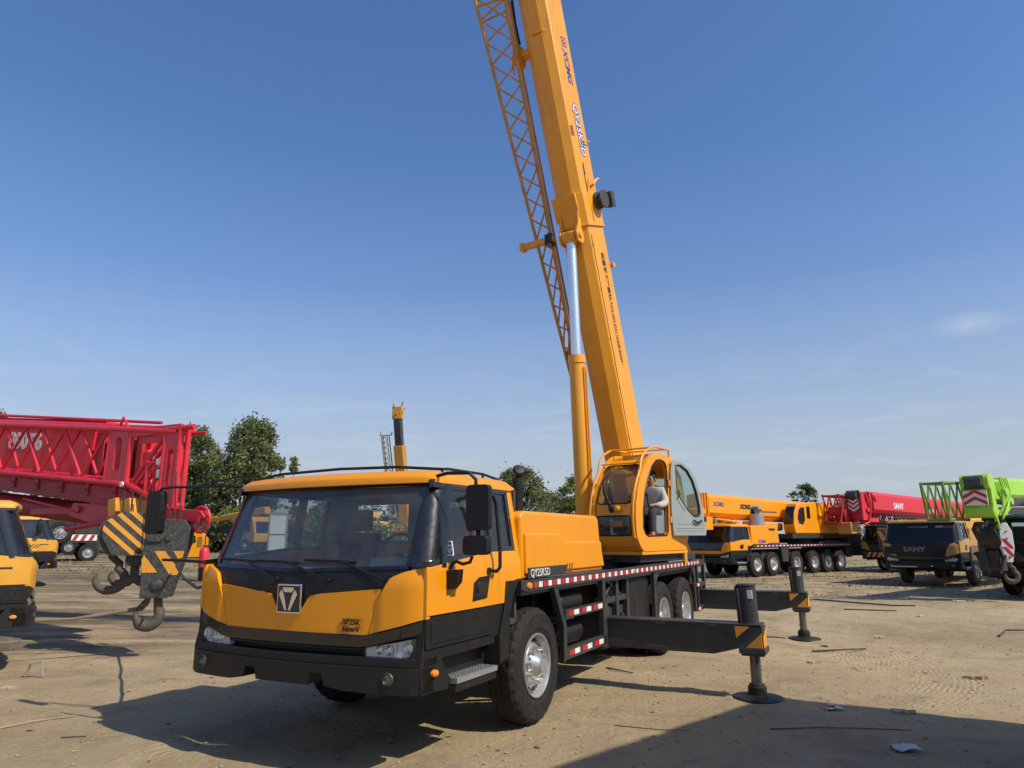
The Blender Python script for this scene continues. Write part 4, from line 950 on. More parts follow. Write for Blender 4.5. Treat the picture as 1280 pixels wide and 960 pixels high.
m = MB(); prof = [(-3.15,1.88),(-3.05,2.3),(-3.2,2.9),(-3.5,3.30),(-5.2,3.42),(-5.4,1.88)]
m.prism(prof, 'y', .75, 1.34)
oc2 = m.build('operator_cab', M_yel, yc, .05, 3)
m = MB(); m.add([(-3.05+.015,.80,2.32),(-3.05+.015,1.29,2.32),(-3.2+.012,1.29,2.9),(-3.2+.012,.80,2.9),(-3.5+.01,.82,3.28),(-3.5+.01,1.27,3.28)], [(0,1,2,3),(3,2,5,4)]); m.build('front_window', M_gloss, oc2)
m = MB().prism([(-3.50,2.35),(-3.40,2.6),(-3.55,3.0),(-3.75,3.12),(-4.05,3.12),(-4.05,2.55),(-3.85,2.30)], 'y', 1.335, 1.348); m.prism(rrect(-4.55,-4.25,2.60,3.18,.06), 'y', 1.335, 1.348); m.build('side_window', M_gloss, oc2)
m = MB().box(-8.1,-5.42,.35,1.32,1.9,3.28); m.prism([(-5.42,3.28),(-5.42,3.38),(-6.4,3.36),(-7.9,3.28)], 'y', .4, 1.3)
for x in (-5.8,-6.5,-7.3): m.tube([(x,1.2,3.28),(x-.2,1.2,3.4),(x-.5,1.2,3.36),(x-.55,1.2,3.26)], .03)
m.box(-8.2,-7.9,-1.3,1.25,1.95,3.2)
eh = m.build('engine_housing', M_yel, yc, .03)
m = MB().box(-7.3,-7.12,1.315,1.33,2.72,2.88).box(-7.3,-7.12,1.315,1.33,2.3,2.46); m.build('marker', M_red, eh)
m = MB().box(-9.7,-8.25,-1.2,1.2,.75,1.95); m.build('rear_box', M_frame, yc, .03)
m = MB().box(-8.2,-2.9,-1.2,1.3,1.66,1.88); m.cyl((-5.2,0,1.28),(-5.2,0,1.7),.9,.9,30); m.prism([(-5.4,1.45),(-6.2,1.60),(-8.4,1.42),(-8.4,1.36),(-5.4,1.36)], 'y', .9, 1.2); m.build('slewing_platform', M_frame, yc, .01)
m = MB().box(-2.55,-1.3,.9,1.2,1.39,1.45); m.build('tool_tray', M_galv, yc)

# ---- lettered red crane behind the brown one ----
ld = R(-143.1); hd = Vector((math.cos(ld), math.sin(ld), 0))
Fp = Vector((18.5, 35.9, 0)); rr = Fp - hd * 1.95
rc = thing('truck_crane', 'dark crane with red boom lettered in white and red lattice head, left of brown cab', 'truck crane', (rr.x, rr.y, 0), ld)
carrier_cab(rc, M_mustard, hood=M_dkgreen, fender=M_mustard, roofm=M_dkgreen, detail=False, roofrack=False, emblem=False, seat=False)
back_chassis(rc, [0,-1.6,-4.4,-5.8], -7.4, 1.25, tape=False)
m = MB().box(2.20,2.24,-.95,.75,.72,.98); m.build('bumper_panel', M_chas, rc)
hz_ = MB()
for k in range(6):
    yy = -.85 + k*.27; s = 1 if k < 3 else -1
    hz_.prism([(yy,.73),(yy+.13,.73),(yy+.13+s*.13,.97),(yy+s*.13,.97)], 'x', 2.243, 2.249)
hz_.build('hazard_striping', M_oldyel, rc)
m = MB().box(.2,-1.6,-1.1,1.1,1.35,1.9); m.build('engine_cover', M_dkgreen, rc, .03)
off = -.45
b1 = hexboom(rc, 'boom', 2.6, 3.36, -8.5, 3.10, .85, 1.12, off, M_red)
text('maker_lettering', 'SANY', .42, (.55, off+.431, 3.12), (-1,0,-.02), (0,0,1), M_white, b1, bold=.012)
text('model_lettering', 'STC250', .20, (-3.4, off+.431, 3.0), (-1,0,-.02), (0,0,1), M_white, b1, bold=.004)
for k in range(4): hexboom(rc, 'telescopic_section', 2.6+.16*(k+1), 3.40, 2.6+.16*k, 3.40, .8-.08*(k+1), .98-.09*(k+1), off, M_darkred, parent=b1)
m = MB(); m.box(3.25,3.75,off-.42,off-.30,2.5,3.85); m.box(3.25,3.75,off+.30,off+.42,2.5,3.85); m.cyl((3.5,off-.4,3.6),(3.5,off+.4,3.6),.26,.26,20); m.cyl((3.45,off-.4,2.75),(3.45,off+.4,2.75),.24,.24,20)
m.tube([(3.4,off+.45,3.8),(3.1,off+.5,3.0),(3.3,off+.45,2.4),(3.7,off+.4,2.3)],.05); m.box(2.2,3.3,off+.30,off+.42,2.42,2.62)
m.box(3.0,3.1,off-.45,off+.45,3.5,3.9); m.cyl((3.3,off-.5,3.0),(3.3,off+.5,3.0),.12,.12,12); m.tube([(3.0,off+.46,3.9),(3.2,off+.55,3.4),(3.0,off+.5,2.9)],.035); m.cyl((2.4,off+.42,3.6),(2.4,off+.5,3.6),.14,.14,12)
m.build('boom_head', M_red, b1, .01)
m = MB().box(3.75,3.80,off-.30,off+.36,3.52,3.95); m.cyl((3.8,off-.2,3.74),(3.8,off+.26,3.74),.2,.2,16); m.build('sheave_cover', M_blockblk, b1)
m = MB().box(3.76,3.79,off-.28,off+.30,2.82,3.48); cp = m.build('chevron_plate', M_darkred, b1)
m = MB()
for k in range(3):
    z = 2.92 + k*.2; m.prism([(off-.26,z+.18),(off+.01,z),(off+.01,z+.1),(off-.26,z+.28)], 'x', 3.791, 3.80); m.prism([(off+.28,z+.18),(off+.01,z),(off+.01,z+.1),(off+.28,z+.28)], 'x', 3.791, 3.80)
m.build('chevron', M_white, cp)
m = MB(); y0, y1 = -1.55, -.75
for yy in (y0, y1):
    lattice(m, (4.6,yy,3.72), (-1.0,yy,3.6), (4.6,yy,2.35), (-1.0,yy,2.5), 9, .06, .04, zig=False)
for k in range(9): x = 4.6 - k*.675; m.cyl((x,y0,3.70),(x,y1,3.70),.04,.04,6); m.cyl((x,y0,2.38),(x,y1,2.38),.04,.04,6); m.cyl((x,y0,2.38),(x-.3,y1,3.7),.03,.03,6)
m.cyl((4.0,y0-.05,2.95),(4.0,y1+.05,2.95),.22,.22,16)
m.build('lattice_jib', M_darkred, rc)
m = MB().box(3.2,4.0,-1.25,-.55,1.85,2.42); m.build('boom_support_box', M_mustard, rc, .04)
# its hook block
def hook_shape(mb, top, R_, r, M=None, ang0=100, ang1=-205, lean=0, mi=0, plane='x'):
    """single hook: shank down from top then round bowl, in the plane across x"""
    pts = []; rad = []
    cy, cz = 0, top - .28 - R_
    sh = [(0.0, top), (0.0, top-.12), (R_*.55, top-.22)]
    for p in sh: pts.append(p); rad.append(r*.9)
    for i in range(17):
        a = R(lerp(60, -205, i/16)); pts.append((cy + R_*math.cos(a), cz + R_*math.sin(a))); rad.append(r*(1.25 - .9*max(0, i-10)/6 if i > 10 else 1.0+.25*i/10))
    q = [(0, a, b) if plane == 'x' else (a, 0, b) for a, b in pts]
    return mb.tube(q, rad, 10, mi, M=M)
hk = thing('hook_block', 'small dark hook block with mustard stripes hanging beside the brown cab', 'hook block', (15.95, 31.0, 0), R(-120))
m = MB().prism([(-.22,2.2),(.22,2.2),(.26,1.9),(.20,1.15),(-.20,1.15),(-.26,1.9)], 'x', -.14, .14); hb2 = m.build('block_body', M_blockblk, hk, .02)
m = MB().prism([(-.24,1.95),(-.08,1.95),(.1,1.55),(-.05,1.45)], 'x', .141, .146).prism([(.02,1.95),(.2,1.95),(.23,1.7)], 'x', .141, .146).box(.141,.146,-.2,.2,2.02,2.06); m.build('hazard_striping', M_oldyel, hb2)
m = hook_shape(MB(), 1.15, .20, .065); m.build('hook', M_rust, hk)
m = MB()
for y in (-.1, .1): m.cyl((0,y,2.2),(0,y,2.6),.012,.012,6)
m.build('hoist_rope', M_cable, hk)

# ---- brown cab crane ----
sy = R(-134.6)
sc_ = thing('truck_crane', 'dusty brown-yellow truck crane with black front, between the red and lime booms', 'truck crane', (15.82, 27.06, 0), sy)
carrier_cab(sc_, M_mustard, hood=M_black, fender=M_mustard, detail=False, roofrack=False, emblem=False, seat=False)
m = MB().sheet(PF, -.9, .72, 14, 1.10, 1.46, 3, .045, .02); m.sheet(PF,-1.215,-.9,6,1.10,1.5,3,.045,.02); fp = m.build('front_grille', M_black, sc_)
text('maker_lettering', 'SANY', .22, (2.125, -.50, 1.20), (0,1,0), (0,0,1), M_steel, fp, bold=.01, ext=.01, sx=1.25)
MB().box(2.19,2.2,-.95,-.1,.66,.70).build('number_plate_trim', M_galv, sc_)
m = MB()
for dx in (0,.10):
    m.box(1.35-dx-.07,1.35-dx,1.185,1.19,1.78,1.80); m.box(1.35-dx-.07,1.35-dx,1.185,1.19,1.90,1.92); m.box(1.35-dx-.07,1.35-dx,1.185,1.19,2.02,2.04); m.box(1.35-dx-.04,1.35-dx-.03,1.185,1.19,1.78,2.04)
m.build('window_sticker', M_white, sc_)
back_chassis(sc_, [0,-4.4,-5.75], -7.2, 1.25, tape=False, mr=M_galv, mt=simple('dusty_tyre', (.05,.042,.035), .9, var=.3, dust=.5))
cover(sc_, M_mustard, 1.35, 2.05)
m = MB().prism([(.6,1.3),(.62,.9),(.45,1.12),(-.3,1.18),(-.55,.9),(-.62,1.34),(.35,1.36)], 'y', .9, 1.27); m.build('front_mudguard', simple('rusty_brown_mudguard', (.16,.10,.08), .7, var=.3, dust=.4), sc_, .01)
b2 = hexboom(sc_, 'boom', -1.5, 2.1, -8.0, 2.3, .5, .5, .2, M_oldyel)

# ---- lime green crane at the right edge ----
gy = R(-141.5)
gc = thing('truck_crane', 'dark green truck crane with lime boom and lattice head, at the right edge', 'truck crane', (15.62, 21.0, 0), gy)
carrier_cab(gc, M_dkgreen, hood=M_dkgreen, detail=False, roofrack=False, emblem=False, seat=False, glass=M_glassdk)
back_chassis(gc, [0,-1.6,-4.6,-6.0], -7.6, 1.25, tape=False)
m = MB()
for pts in ([(-.12,1.33),(.08,1.33),(-.02,1.23),(.12,1.23),(.12,1.20),(-.08,1.20),(.02,1.30),(-.12,1.30)],):
    m.prism([(a-.75,b) for a,b in pts], 'x', 2.03, 2.06)
m.build('emblem', M_chrome, gc)
m = MB().box(.2,-1.6,-1.1,1.1,1.35,2.0); m.build('engine_cover', M_dkgreen, gc, .03)
og = -.62
GD = Matrix.Translation((0,0,-.45))
g1 = hexboom(gc, 'boom', 2.0, 3.02, -9.0, 3.32, .66, .62, og, M_green)
m = MB(GD)
for k in range(5): 
    m.tube([(2.15+k*.13, og+.40, 3.75), (2.05+k*.13, og+.42, 3.4), (2.2+k*.13,og+.42,2.95),(2.5+k*.10,og+.35,2.72)], .03, 6)
    m.tube([(2.15+k*.13, og-.40, 3.75), (2.05+k*.13, og-.42, 3.4), (2.2+k*.13,og-.42,2.95)], .03, 6)
m.build('section_guard_bar', M_green, g1)
hexboom(gc, 'telescopic_section', 2.8, 2.93, 2.0, 2.95, .6, .66, og, M_green, parent=g1)
m = MB(GD); 
for yy in (og-.38, og+.30): m.prism([(2.95,3.70),(3.27,3.78),(3.27,2.85),(3.18,2.70),(3.02,2.70),(3.0,3.3)], 'y', yy, yy+.06)
m.cyl((3.15,og-.35,3.6),(3.15,og+.35,3.6),.23,.23,20); m.cyl((3.1,og-.35,2.85),(3.1,og+.35,2.85),.20,.20,20); m.cyl((3.1,og+.28,2.9),(3.0,og+.34,2.35),.05,.05,8); m.box(2.2,2.9,og+.3,og+.34,3.15,3.25); m.tube([(2.1,og+.42,3.2),(2.6,og+.5,3.0),(2.9,og+.4,2.6)],.03); m.cyl((2.5,og+.38,3.35),(2.5,og+.5,3.35),.12,.12,12); m.cyl((2.2,og+.38,3.1),(2.2,og+.5,3.1),.10,.10,12)
m.build('boom_head', M_green, g1, .01)
m = MB(GD).box(3.30,3.36,og-.26,og+.22,3.42,3.78); m.cyl((3.34,og-.2,3.62),(3.34,og+.2,3.62),.17,.17,16); m.build('sheave_cover', M_blockblk, g1)
m = MB(GD).box(3.36,3.39,og-.30,og+.28,2.98,3.38); cp = m.build('chevron_plate', M_white, g1)
m = MB(GD)
for z in (2.98, 3.16): m.prism([(og-.30,z),(og-.01,z+.16),(og+.28,z),(og+.28,z+.09),(og-.01,z+.25),(og-.30,z+.09)], 'x', 3.391, 3.40)
m.build('chevron', M_refl_r, cp)
m = MB(GD)
for yy in (og-1.05, og-.50):
    lattice(m, (4.15,yy,3.60), (2.6,yy,3.65), (3.95,yy,2.62), (2.6,yy,2.62), 3, .04, .025, zig=False)
    m.cyl((4.15,yy,3.62),(3.95,yy,2.6),.04,.04,8)
for x, z in ((4.1,3.6),(3.5,3.62),(2.8,3.64),(3.95,2.62),(3.3,2.62)): m.cyl((x,og-1.05,z),(x,og-.5,z),.03,.03,6)
m.build('lattice_jib', simple('mid_green_paint', (.12,.28,.03), .5, var=.2, dust=.2), gc)
m = MB().cyl((1.6,og,2.85),(-3,og,2.7),.25,.25,20); m.build('lift_cylinder', M_tarp, gc)
m = MB().box(.4,1.2,-.6,.5,2.33,2.5).tube([(1.3,-.8,2.5),(1.3,.6,2.5)],.04); m.build('roof_lamp_bar', M_white, gc)
gk = thing('hook_block', 'white and red striped hook block with a round hook hanging from the lime boom', 'hook block', (13.22, 19.35, .30), R(-108)); gk.scale = (.75,.75,.75)
m = MB().prism([(-.07,2.35),(.07,2.35),(.19,2.05),(.20,1.5),(.09,.98),(-.09,.98),(-.20,1.5),(-.19,2.05)], 'x', -.1, .1); hb3 = m.build('block_body', M_white, gk, .015)
m = MB()
for k in range(2): m.prism([(-.19,1.80-k*.28),(-.05,1.80-k*.28),(.19,1.46-k*.28),(.06,1.46-k*.28)], 'x', .101, .106)
m.build('hazard_striping', M_refl_r, hb3)
m = MB()
for z, r in ((2.05,.03),(1.15,.045),(1.8,.03)): m.cyl((.1,0,z),(.125,0,z),r)
m.build('bolt', M_steel, hb3)
m = MB(); m.cyl((0,0,2.35),(0,0,2.75),.014,.014,6); m.tube(arc((0,2.42),.07,0,360,12,'yz',0),.014,6); m.build('hoist_rope', M_cable, gk)
hook_shape(MB(), .98, .19, .085).build('hook', M_rust, gk)
# loose tarpaulin and hoses hanging under the lime head
m = MB()
for k in range(9):
    x0 = 2.75 + .10*(k % 4); y0 = og - .3 + .09*k
    m.tube([(x0,y0,2.1),(x0+.1*math.sin(k),y0-.1,1.9),(x0-.1,y0+.08*math.cos(k),1.3),(x0+.02*k,y0,.75+.08*(k%3))], .035, 6)
m.cyl((2.7,og-.2,1.65),(2.7,og+.35,1.65),.33,.33,18); m.box(2.4,2.9,og-.3,og+.2,.8,1.3)
m.build('hanging_hose', M_frame, gc)

# ---- left neighbours: two yellow carriers seen from their right ----
def left_truck(loc, rz, label, z=0.0, axles=(0,-4.6,-5.95)):
    t = thing('truck_crane', label, 'truck crane', (loc[0], loc[1], z), rz)
    carrier_cab(t, M_oldyel, detail=True, roofrack=False, emblem=True, seat=True, roofm=M_oldyel)
    back_chassis(t, list(axles), -7.3, 1.235, tape=False, wheel_front=1)
    cover(t, M_oldyel)
    m = MB(); Q = PS(-1)
    for k in range(3):
        x = 1.18 + k*.10
        m.add([Q(x,1.27,.016),Q(x+.035,1.27,.016),Q(x+.16,1.40,.016),Q(x+.125,1.40,.016),Q(x,1.27,.012),Q(x+.035,1.27,.012),Q(x+.16,1.40,.012),Q(x+.125,1.40,.012)], [(0,1,2,3),(7,6,5,4),(0,4,5,1),(1,5,6,2),(2,6,7,3),(3,7,4,0)])
    m.sheet(Q, 1.48, 1.72, 2, 1.375, 1.40, 1, .016, .004); m.build('stripe_mark', M_ink, t)
    m = MB(); m.prism(rrect(-1.5,-1.28,1.75,2.12,.04), 'x', 1.35, 1.45); m.tube([(1.40,-1.1,2.2),(1.42,-1.4,2.22),(1.40,-1.4,2.1)],.014); m.build('wing_mirror', M_black, t, .01)
    MB().lathe([(0,0),(.09,0),(.08,.06),(.03,.09),(0,.09)], (1.35,-.6,2.30), (0,0,1), 14).build('roof_beacon', M_black, t)
    hexboom(t, 'boom', .6, 2.50 if False else 2.34, -7.5, 2.6, .5, .45, .2, M_oldyel)
    return t
left_truck((-8.90, 9.76), R(38), 'worn yellow truck crane cab cut off by the left edge of the frame', 0)
left_truck((-17.5, 23.8), R(38), 'second yellow truck crane cab farther back under the big red boom', gz(-18, 24.1))

# ---- big red crane whose boom and jib reach in from the left ----
RZ = math.atan2(-.44, .90); ro = (-5.50, 11.6)
rdc = thing('mobile_crane', 'large red crane reaching in from the left with boom marked 800T6 and lattice jib', 'mobile crane', (ro[0], ro[1], 0), RZ)
SL = -.1
def Z(x, z): return z + SL*x
m = MB()
# near lattice: chords
for (y, zt, zb, rc_) in ((0, 3.50, 2.56, .055), (.30, 3.58, 2.62, .045)):
    m.cyl((-12,y,Z(-12,zt)),(-.1,y,Z(-.1,zt)),rc_,rc_,12); m.cyl((-12,y,Z(-12,zb)),(-1.3,y,Z(-1.3,zb)),rc_,rc_,12)
    x = -1.9; up = False; P_ = None
    while x > -12:
        x2 = x - .62
        a = (x, y, Z(x, zt-.05 if not up else zb+.05)); b = (x2, y, Z(x2, zb+.05 if not up else zt-.05))
        m.cyl(a, b, .028, .028, 8); x = x2; up = not up
for k in range(9):
    x = -2.1 - k*1.2; m.cyl((x,0,Z(x,3.5)),(x-.5,.30,Z(x-.5,3.58)),.025,.025,6); m.cyl((x,0,Z(x,2.56)),(x-.5,.30,Z(x-.5,2.62)),.025,.025,6)
    m.cyl((x-.5,.30,Z(x-.5,2.62)),(x-1.2,0,Z(x-1.2,2.56)),.02,.02,6)
jib = m.build('lattice_jib', M_red, rdc)
m = MB()
ring(m, [(-1.86,Z(-1.8,2.58)),(-1.30,Z(-1.3,2.56)),(-1.24,Z(-1.2,3.52)),(-1.80,Z(-1.8,3.52))], rrect(-1.62,-1.44,Z(-1.5,2.78),Z(-1.5,3.36),.08), 'y', -.03, .03)
m.cyl((-1.83,0,Z(-1.8,2.56)),(-1.80,0,Z(-1.8,3.5)),.045,.045,8); m.cyl((-1.27,0,Z(-1.2,2.5)),(-1.24,0,Z(-1.2,3.5)),.045,.045,8)
ring(m, [(-.38,2.28),(-.02,2.26),(.02,3.56),(-.36,3.58)], rrect(-.25,-.11,2.62,3.22,.05), 'y', -.03, .03)
for x in (-.38,-.02): m.cyl((x,0,2.25),(x+.02,0,3.6),.05,.05,10); m.cyl((x,.14,2.25),(x+.02,.14,3.6),.045,.045,10)
m.cyl((-.40,-.035,2.42),(-.40,.035,2.42),.035); 
for a, b, r in (((-1.15,0,2.66),(-.35,0,3.50),.04),((-1.10,0,2.56),(-.35,0,3.30),.035),((-.75,0,2.45),(-.35,0,2.92),.03),((-1.30,0,2.72),(-.02,0,2.24),.055),((-1.3,.14,2.75),(-.02,.14,2.26),.05),((-.75,0,2.5),(-.75,0,3.08),.035),((-.55,0,2.4),(-.55,0,3.2),.025),((-.75,0,3.02),(-.35,0,3.02),.035),((-1.2,.2,2.6),(-.2,.3,3.4),.03),((-.4,0,2.3),(-.4,.14,2.3),.04),((0,0,3.56),(0,.14,3.56),.04),((0,0,2.3),(0,.14,2.3),.04)):
    m.cyl(a, b, r, r, 8)
m.box(-1.3,.0,-.03,.03,3.50,3.64); m.box(-1.1,-.25,.05,.12,3.38,3.50)
m.tube([(-.3,0,3.57),(.30,0,3.57)],.045); m.tube([(-.3,.25,3.52),(.30,.25,3.50)],.03); m.tube([(-.1,0,2.24),(.22,0,2.22)],.03); m.tube([(-.1,.25,2.1),(.2,.25,2.1)],.03)
m.tube([(-1.75,.1,Z(-1.7,3.55)),(-1.66,.1,Z(-1.7,3.72)),(-1.5,.1,Z(-1.5,3.55))],.025)
m.build('jib_end_frame', M_red, jib)
MB().lathe([(0,0),(.05,0),(.045,.02),(0,.022)], (-1.28,-.06,2.68), (0,-1,0), 14).build('pin', M_white, jib)
m = MB().box(-.50,-.38,-.04,-.035,2.98,3.08).box(-.47,-.37,-.04,-.035,2.76,2.90); m.build('label_plate', M_white, jib)
# boom box behind the lattice
def rboom(name, x0, x1, w, h, mat, zc=3.03, parent=None):
    return hexboom(rdc, name, x1, Z(x1, zc), x0, Z(x0, zc), w, h, .95, mat, parent=parent, bevel=.015)
rb = rboom('boom', -22, -3.0, .98, 1.36, M_red)
text('model_lettering', '800T6', .44, (-5.75, .452, Z(-5.3,3.12)), (1,0,SL), (0,0,1), M_white, rb, bold=.02)
text('model_lettering', '-', .36, (-6.25, .452, Z(-5.6,3.2)), (1,0,SL), (0,0,1), M_white, rb, bold=.022)
for k in range(4): rboom('telescopic_section', -3.1+.0*k, -2.55+.33*k, .90-.07*k, 1.26-.07*k, M_darkred if k % 2 == 0 else M_red, parent=rb)
m = MB()
for k in range(5): m.box(-2.75+.27*k, -2.60+.27*k, .42, .50, Z(-1.9,2.45), Z(-1.9,3.48))
m.build('section_collar', M_darkred, rb, .01)
m = MB(); m.box(-1.9,-1.45,.5,1.3,2.55,3.35); m.cyl((-1.45,.45,3.1),(-1.45,1.2,3.1),.22,.22,24); m.cyl((-1.45,.45,2.7),(-1.45,1.2,2.7),.22,.22,24); m.build('boom_head', M_red, rb, .02)
m = MB().prism([(-3.4,Z(-3.4,3.66)),(-1.5,3.74),(-1.5,3.62),(-3.4,Z(-3.4,3.56))], 'y', .5, 1.3); m.tube([(-9,.6,Z(-9,3.78)),(-1.3,.6,Z(-1,3.74))],.03); m.build('top_rail', M_red, rb)
# underside beams and the dark lower boom
m = MB(); m.prism([(-12,Z(-12,2.34)),(-12,Z(-12,2.50)),(-1.4,Z(-1.4,2.48)),(-.9,2.42),(-1.4,2.30)], 'y', .05, .75)
for k in range(14): x = -1.6-k*.75; m.cyl((x,.0,Z(x,2.40)),(x-.4,.8,Z(x-.4,2.28)),.03,.03,6); m.box(x-.05,x+.05,.02,.05,Z(x,2.3),Z(x,2.52))
m.cyl((-12,.5,Z(-12,1.95)),(-3.0,.5,Z(-3,1.95)),.20,.20,20); m.build('jib_base_beam', M_darkred, rdc, .01)
m = MB(); m.box(-4.4,-1.6,.3,.5,2.24,2.36); m.prism([(-2.9,2.2),(-2.8,2.42),(-1.6,2.35),(-1.3,2.05),(-2.0,1.98)], 'y', .1, .3); m.prism([(-2.0,2.45),(-1.2,2.42),(-.8,2.1),(-1.4,2.0),(-2.0,2.1)], 'y', .35, .6)
m.cyl((-2.6,.05,2.3),(-2.6,.35,2.3),.06); m.tube([(-4.5,.2,2.55),(-2.6,.1,2.25)],.03); m.tube([(-2.9,.1,1.95),(-1.2,.1,2.12)],.05)
m.build('jib_bracket', M_red, rdc, .008)
m = MB(); m.prism([(-1.55,2.42),(-1.35,2.46),(-1.30,2.16),(-1.50,2.12)], 'y', -.1, .2); m.prism([(-1.15,2.40),(-.92,2.44),(-.86,2.18),(-.55,2.10),(-.52,1.88),(-.86,1.95),(-1.02,1.80),(-1.12,2.05)], 'y', -.15, .2); m.tube([(-1.0,-.1,2.1),(-.9,-.1,1.85),(-.8,-.05,1.7)],.06); m.cyl((-1.0,-.2,2.1),(-1.0,-.12,2.1),.05)
m.build('hook_keeper', M_stripe, rdc, .008)
m = MB(); m.prism([(-.42,2.22),(-.30,2.32),(.10,2.24),(.35,2.22),(.62,2.20),(.72,2.10),(.52,2.03),(.15,2.04),(-.30,2.02),(-.40,2.08)], 'y', -.02, .10)
m.cyl((-.2,-.03,2.2),(-.2,.11,2.2),.04)
arm = m.build('nose_arm', M_red, rdc, .006)
m = MB(); m.tube([(.58+.20*math.cos(a), .04, 2.06+.20*math.sin(a)) for a in [2*math.pi*i/32 for i in range(32)]], .022, 8, closed=True)
for k in range(6): a = math.pi*k/3+.3; m.cyl((.58,.04,2.06),(.58+.19*math.cos(a),.04,2.06+.19*math.sin(a)),.014,.014,6)
m.cyl((.58,-.03,2.06),(.58,.11,2.06),.045); m.build('nose_sheave', M_red, arm)
# carrier far to the left, outside the frame
m = MB(); m.box(-24,-13,.4,2.4,1.2,1.6); m.box(-20,-14,.3,2.5,1.6,2.3); m.prism([(-24,1.6),(-24,4.2),(-22.5,4.2),(-21,2.4),(-20,1.6)], 'y', .6, 2.2); rch = m.build('carrier_body', M_red, rdc, .04)
for x in (-13.8,-15.3,-18.5,-20,-21.5,-23): 
    for sg in (1,-1): 
        mm = MB().cyl((x,1.4+sg*.95,.55),(x,1.4+sg*1.3,.55),.55,.55,28); mm.build('wheel', M_tyre, rdc, .03)
# hook blocks in front of it
hk1 = thing('hook_block', 'black and orange striped hook block with two hooks under the red boom', 'hook block', (-6.28, 11.75, -.04), R(24)); hk1.scale = (1.22,1,1.03)
m = MB(); pr1 = [(-.06,2.18),(.24,2.16),(.36,1.95),(.33,1.52),(-.16,1.50),(-.30,1.80),(-.28,2.02)]
m.prism(pr1, 'y', -.20, -.17); m.prism([(a+.0,b) for a,b in pr1], 'y', .17, .20); m.prism([(-.26,2.1),(-.36,1.9),(-.34,1.6),(-.2,1.52),(.26,1.54),(.26,2.1)], 'y', -.14, .14)
bb = m.build('block_body', M_blockblk, hk1, .006)
m = MB()
stripes(m, pr1, 'y', -.206, -.202, 1.50, .085, .10, .95, 5)
m.build('hazard_striping', M_stripe, bb)
m = MB(); m.tube([(.36,-.2,1.95),(.50,-.16,1.85),(.46,-.14,1.55),(.26,-.14,1.28)],.018); m.box(.0,.28,-.1,.1,1.34,1.50); m.build('guard_bar', M_blockblk, bb)
hook_shape(MB(), 1.60, .17, .055, M=Matrix.Translation((-.16,0,0)), plane='y').build('hook', M_rust, hk1)
m = MB(); m.cyl((.12,0,1.42),(.12,0,1.16),.055,.055,12)
for sg in (1,-1): m.tube([(.12,0,1.16)] + [(.12+sg*(.15+.13*math.cos(R(a))), 0, 1.20+.13*math.sin(R(a))) for a in (-150,-120,-90,-50,-10,30)], [.06,.07,.065,.06,.05,.04,.02], 10)
m.build('double_hook', M_rust, hk1)
m = MB()
for x in (-.1,.0,.1): m.cyl((x,0,2.15),(x,0,2.5),.012,.012,6)
m.build('hoist_rope', M_cable, hk1)
hk2 = thing('hook_block', 'dark grey hook block with one big rusty hook, beside the foreground crane mirror', 'hook block', (-5.42, 11.3, .06), R(12))
m = MB(); pr2 = [(-.27,1.95),(-.22,2.0),(.26,2.0),(.36,1.88),(.34,1.62),(.12,.82),(-.28,.82),(-.30,1.5)]
m.prism(pr2, 'y', -.16, -.13); m.prism(pr2, 'y', .13, .16); m.prism([(-.22,1.95),(-.22,.9),(.08,.9),(.28,1.6),(.28,1.9)], 'y', -.12, .12)
m.lathe([(0,0),(.13,0),(.13,.015),(.10,.02),(0,.02)], (-.14,-.16,1.80), (0,-1,0), 20); m.lathe([(0,0),(.09,0),(.085,.03),(.04,.05),(0,.05)], (-.05,-.16,1.02), (0,-1,0), 18)
m.lathe([(0,0),(.06,0),(.05,.03),(0,.03)], (.06,-.16,1.72), (0,-1,0), 14); m.prism(rrect(-.28,-.02,1.66,1.98,.06), 'y', -.20, -.16)
b3 = m.build('block_body', M_blockblk, hk2, .008)
m = MB()
for pts in ([(-.30,1.40),(-.27,1.46),(-.06,1.20),(-.28,1.20)], [(-.13,1.52),(.02,1.52),(.26,1.22),(.22,1.16),(.12,1.16)], [(.14,1.52),(.30,1.52),(.28,1.42),(.22,1.40)]): m.prism(pts, 'y', -.165, -.161)
m.build('hazard_striping', M_stripe, b3)
m = MB()
pts = [(-.06,.86),(-.04,.74)] + [(-.18+.17*math.cos(R(a)), .58+.17*math.sin(R(a))) for a in range(30,-215,-18)]
m.tube([(a,0,b) for a,b in pts], [.06,.065]+[.07+.02*math.sin(math.pi*i/13) if i < 10 else .07-.012*(i-9) for i in range(14)], 12)
m.tube([(-.34,0,.66),(-.22,.0,.80),(-.08,0,.86)],[.02,.02,.012],8); m.build('hook', M_rust, hk2)
m = MB()
for x in (.0,.08,.16): m.cyl((x,0,1.98),(x-.05,.02,2.75),.012,.012,6)
m.build('hoist_rope', M_cable, hk2)
# strap from the hook to the left truck, rope to the foreground crane
m = MB(); A = Vector((-5.72,11.34,.72)); B = Vector((-7.35, 10.6, .60)); 
m.tube([A+Vector((.14,-.05,.24)), A+Vector((.05,0,.08)), A, A.lerp(B,.5)+Vector((0,0,-.05)), B], [.03,.045,.035,.02,.02], 8)
tag(m.build('tow_strap', M_strap, None), 'frayed brown strap pulled from the big rusty hook to the left truck', 'strap')
p1 = Vector((-5.15, 11.1, 1.36)); p2 = TRUCKM @ Vector((1.72,-1.38,1.32))
m = MB(); m.tube([p1, p1.lerp(p2,.35)+Vector((0,0,-.10)), p1.lerp(p2,.75)+Vector((0,0,-.10)), p2], .018, 6)
tag(m.build('tag_line', M_cable, None), 'thin dark rope sagging from the grey hook block to the foreground crane', 'rope')

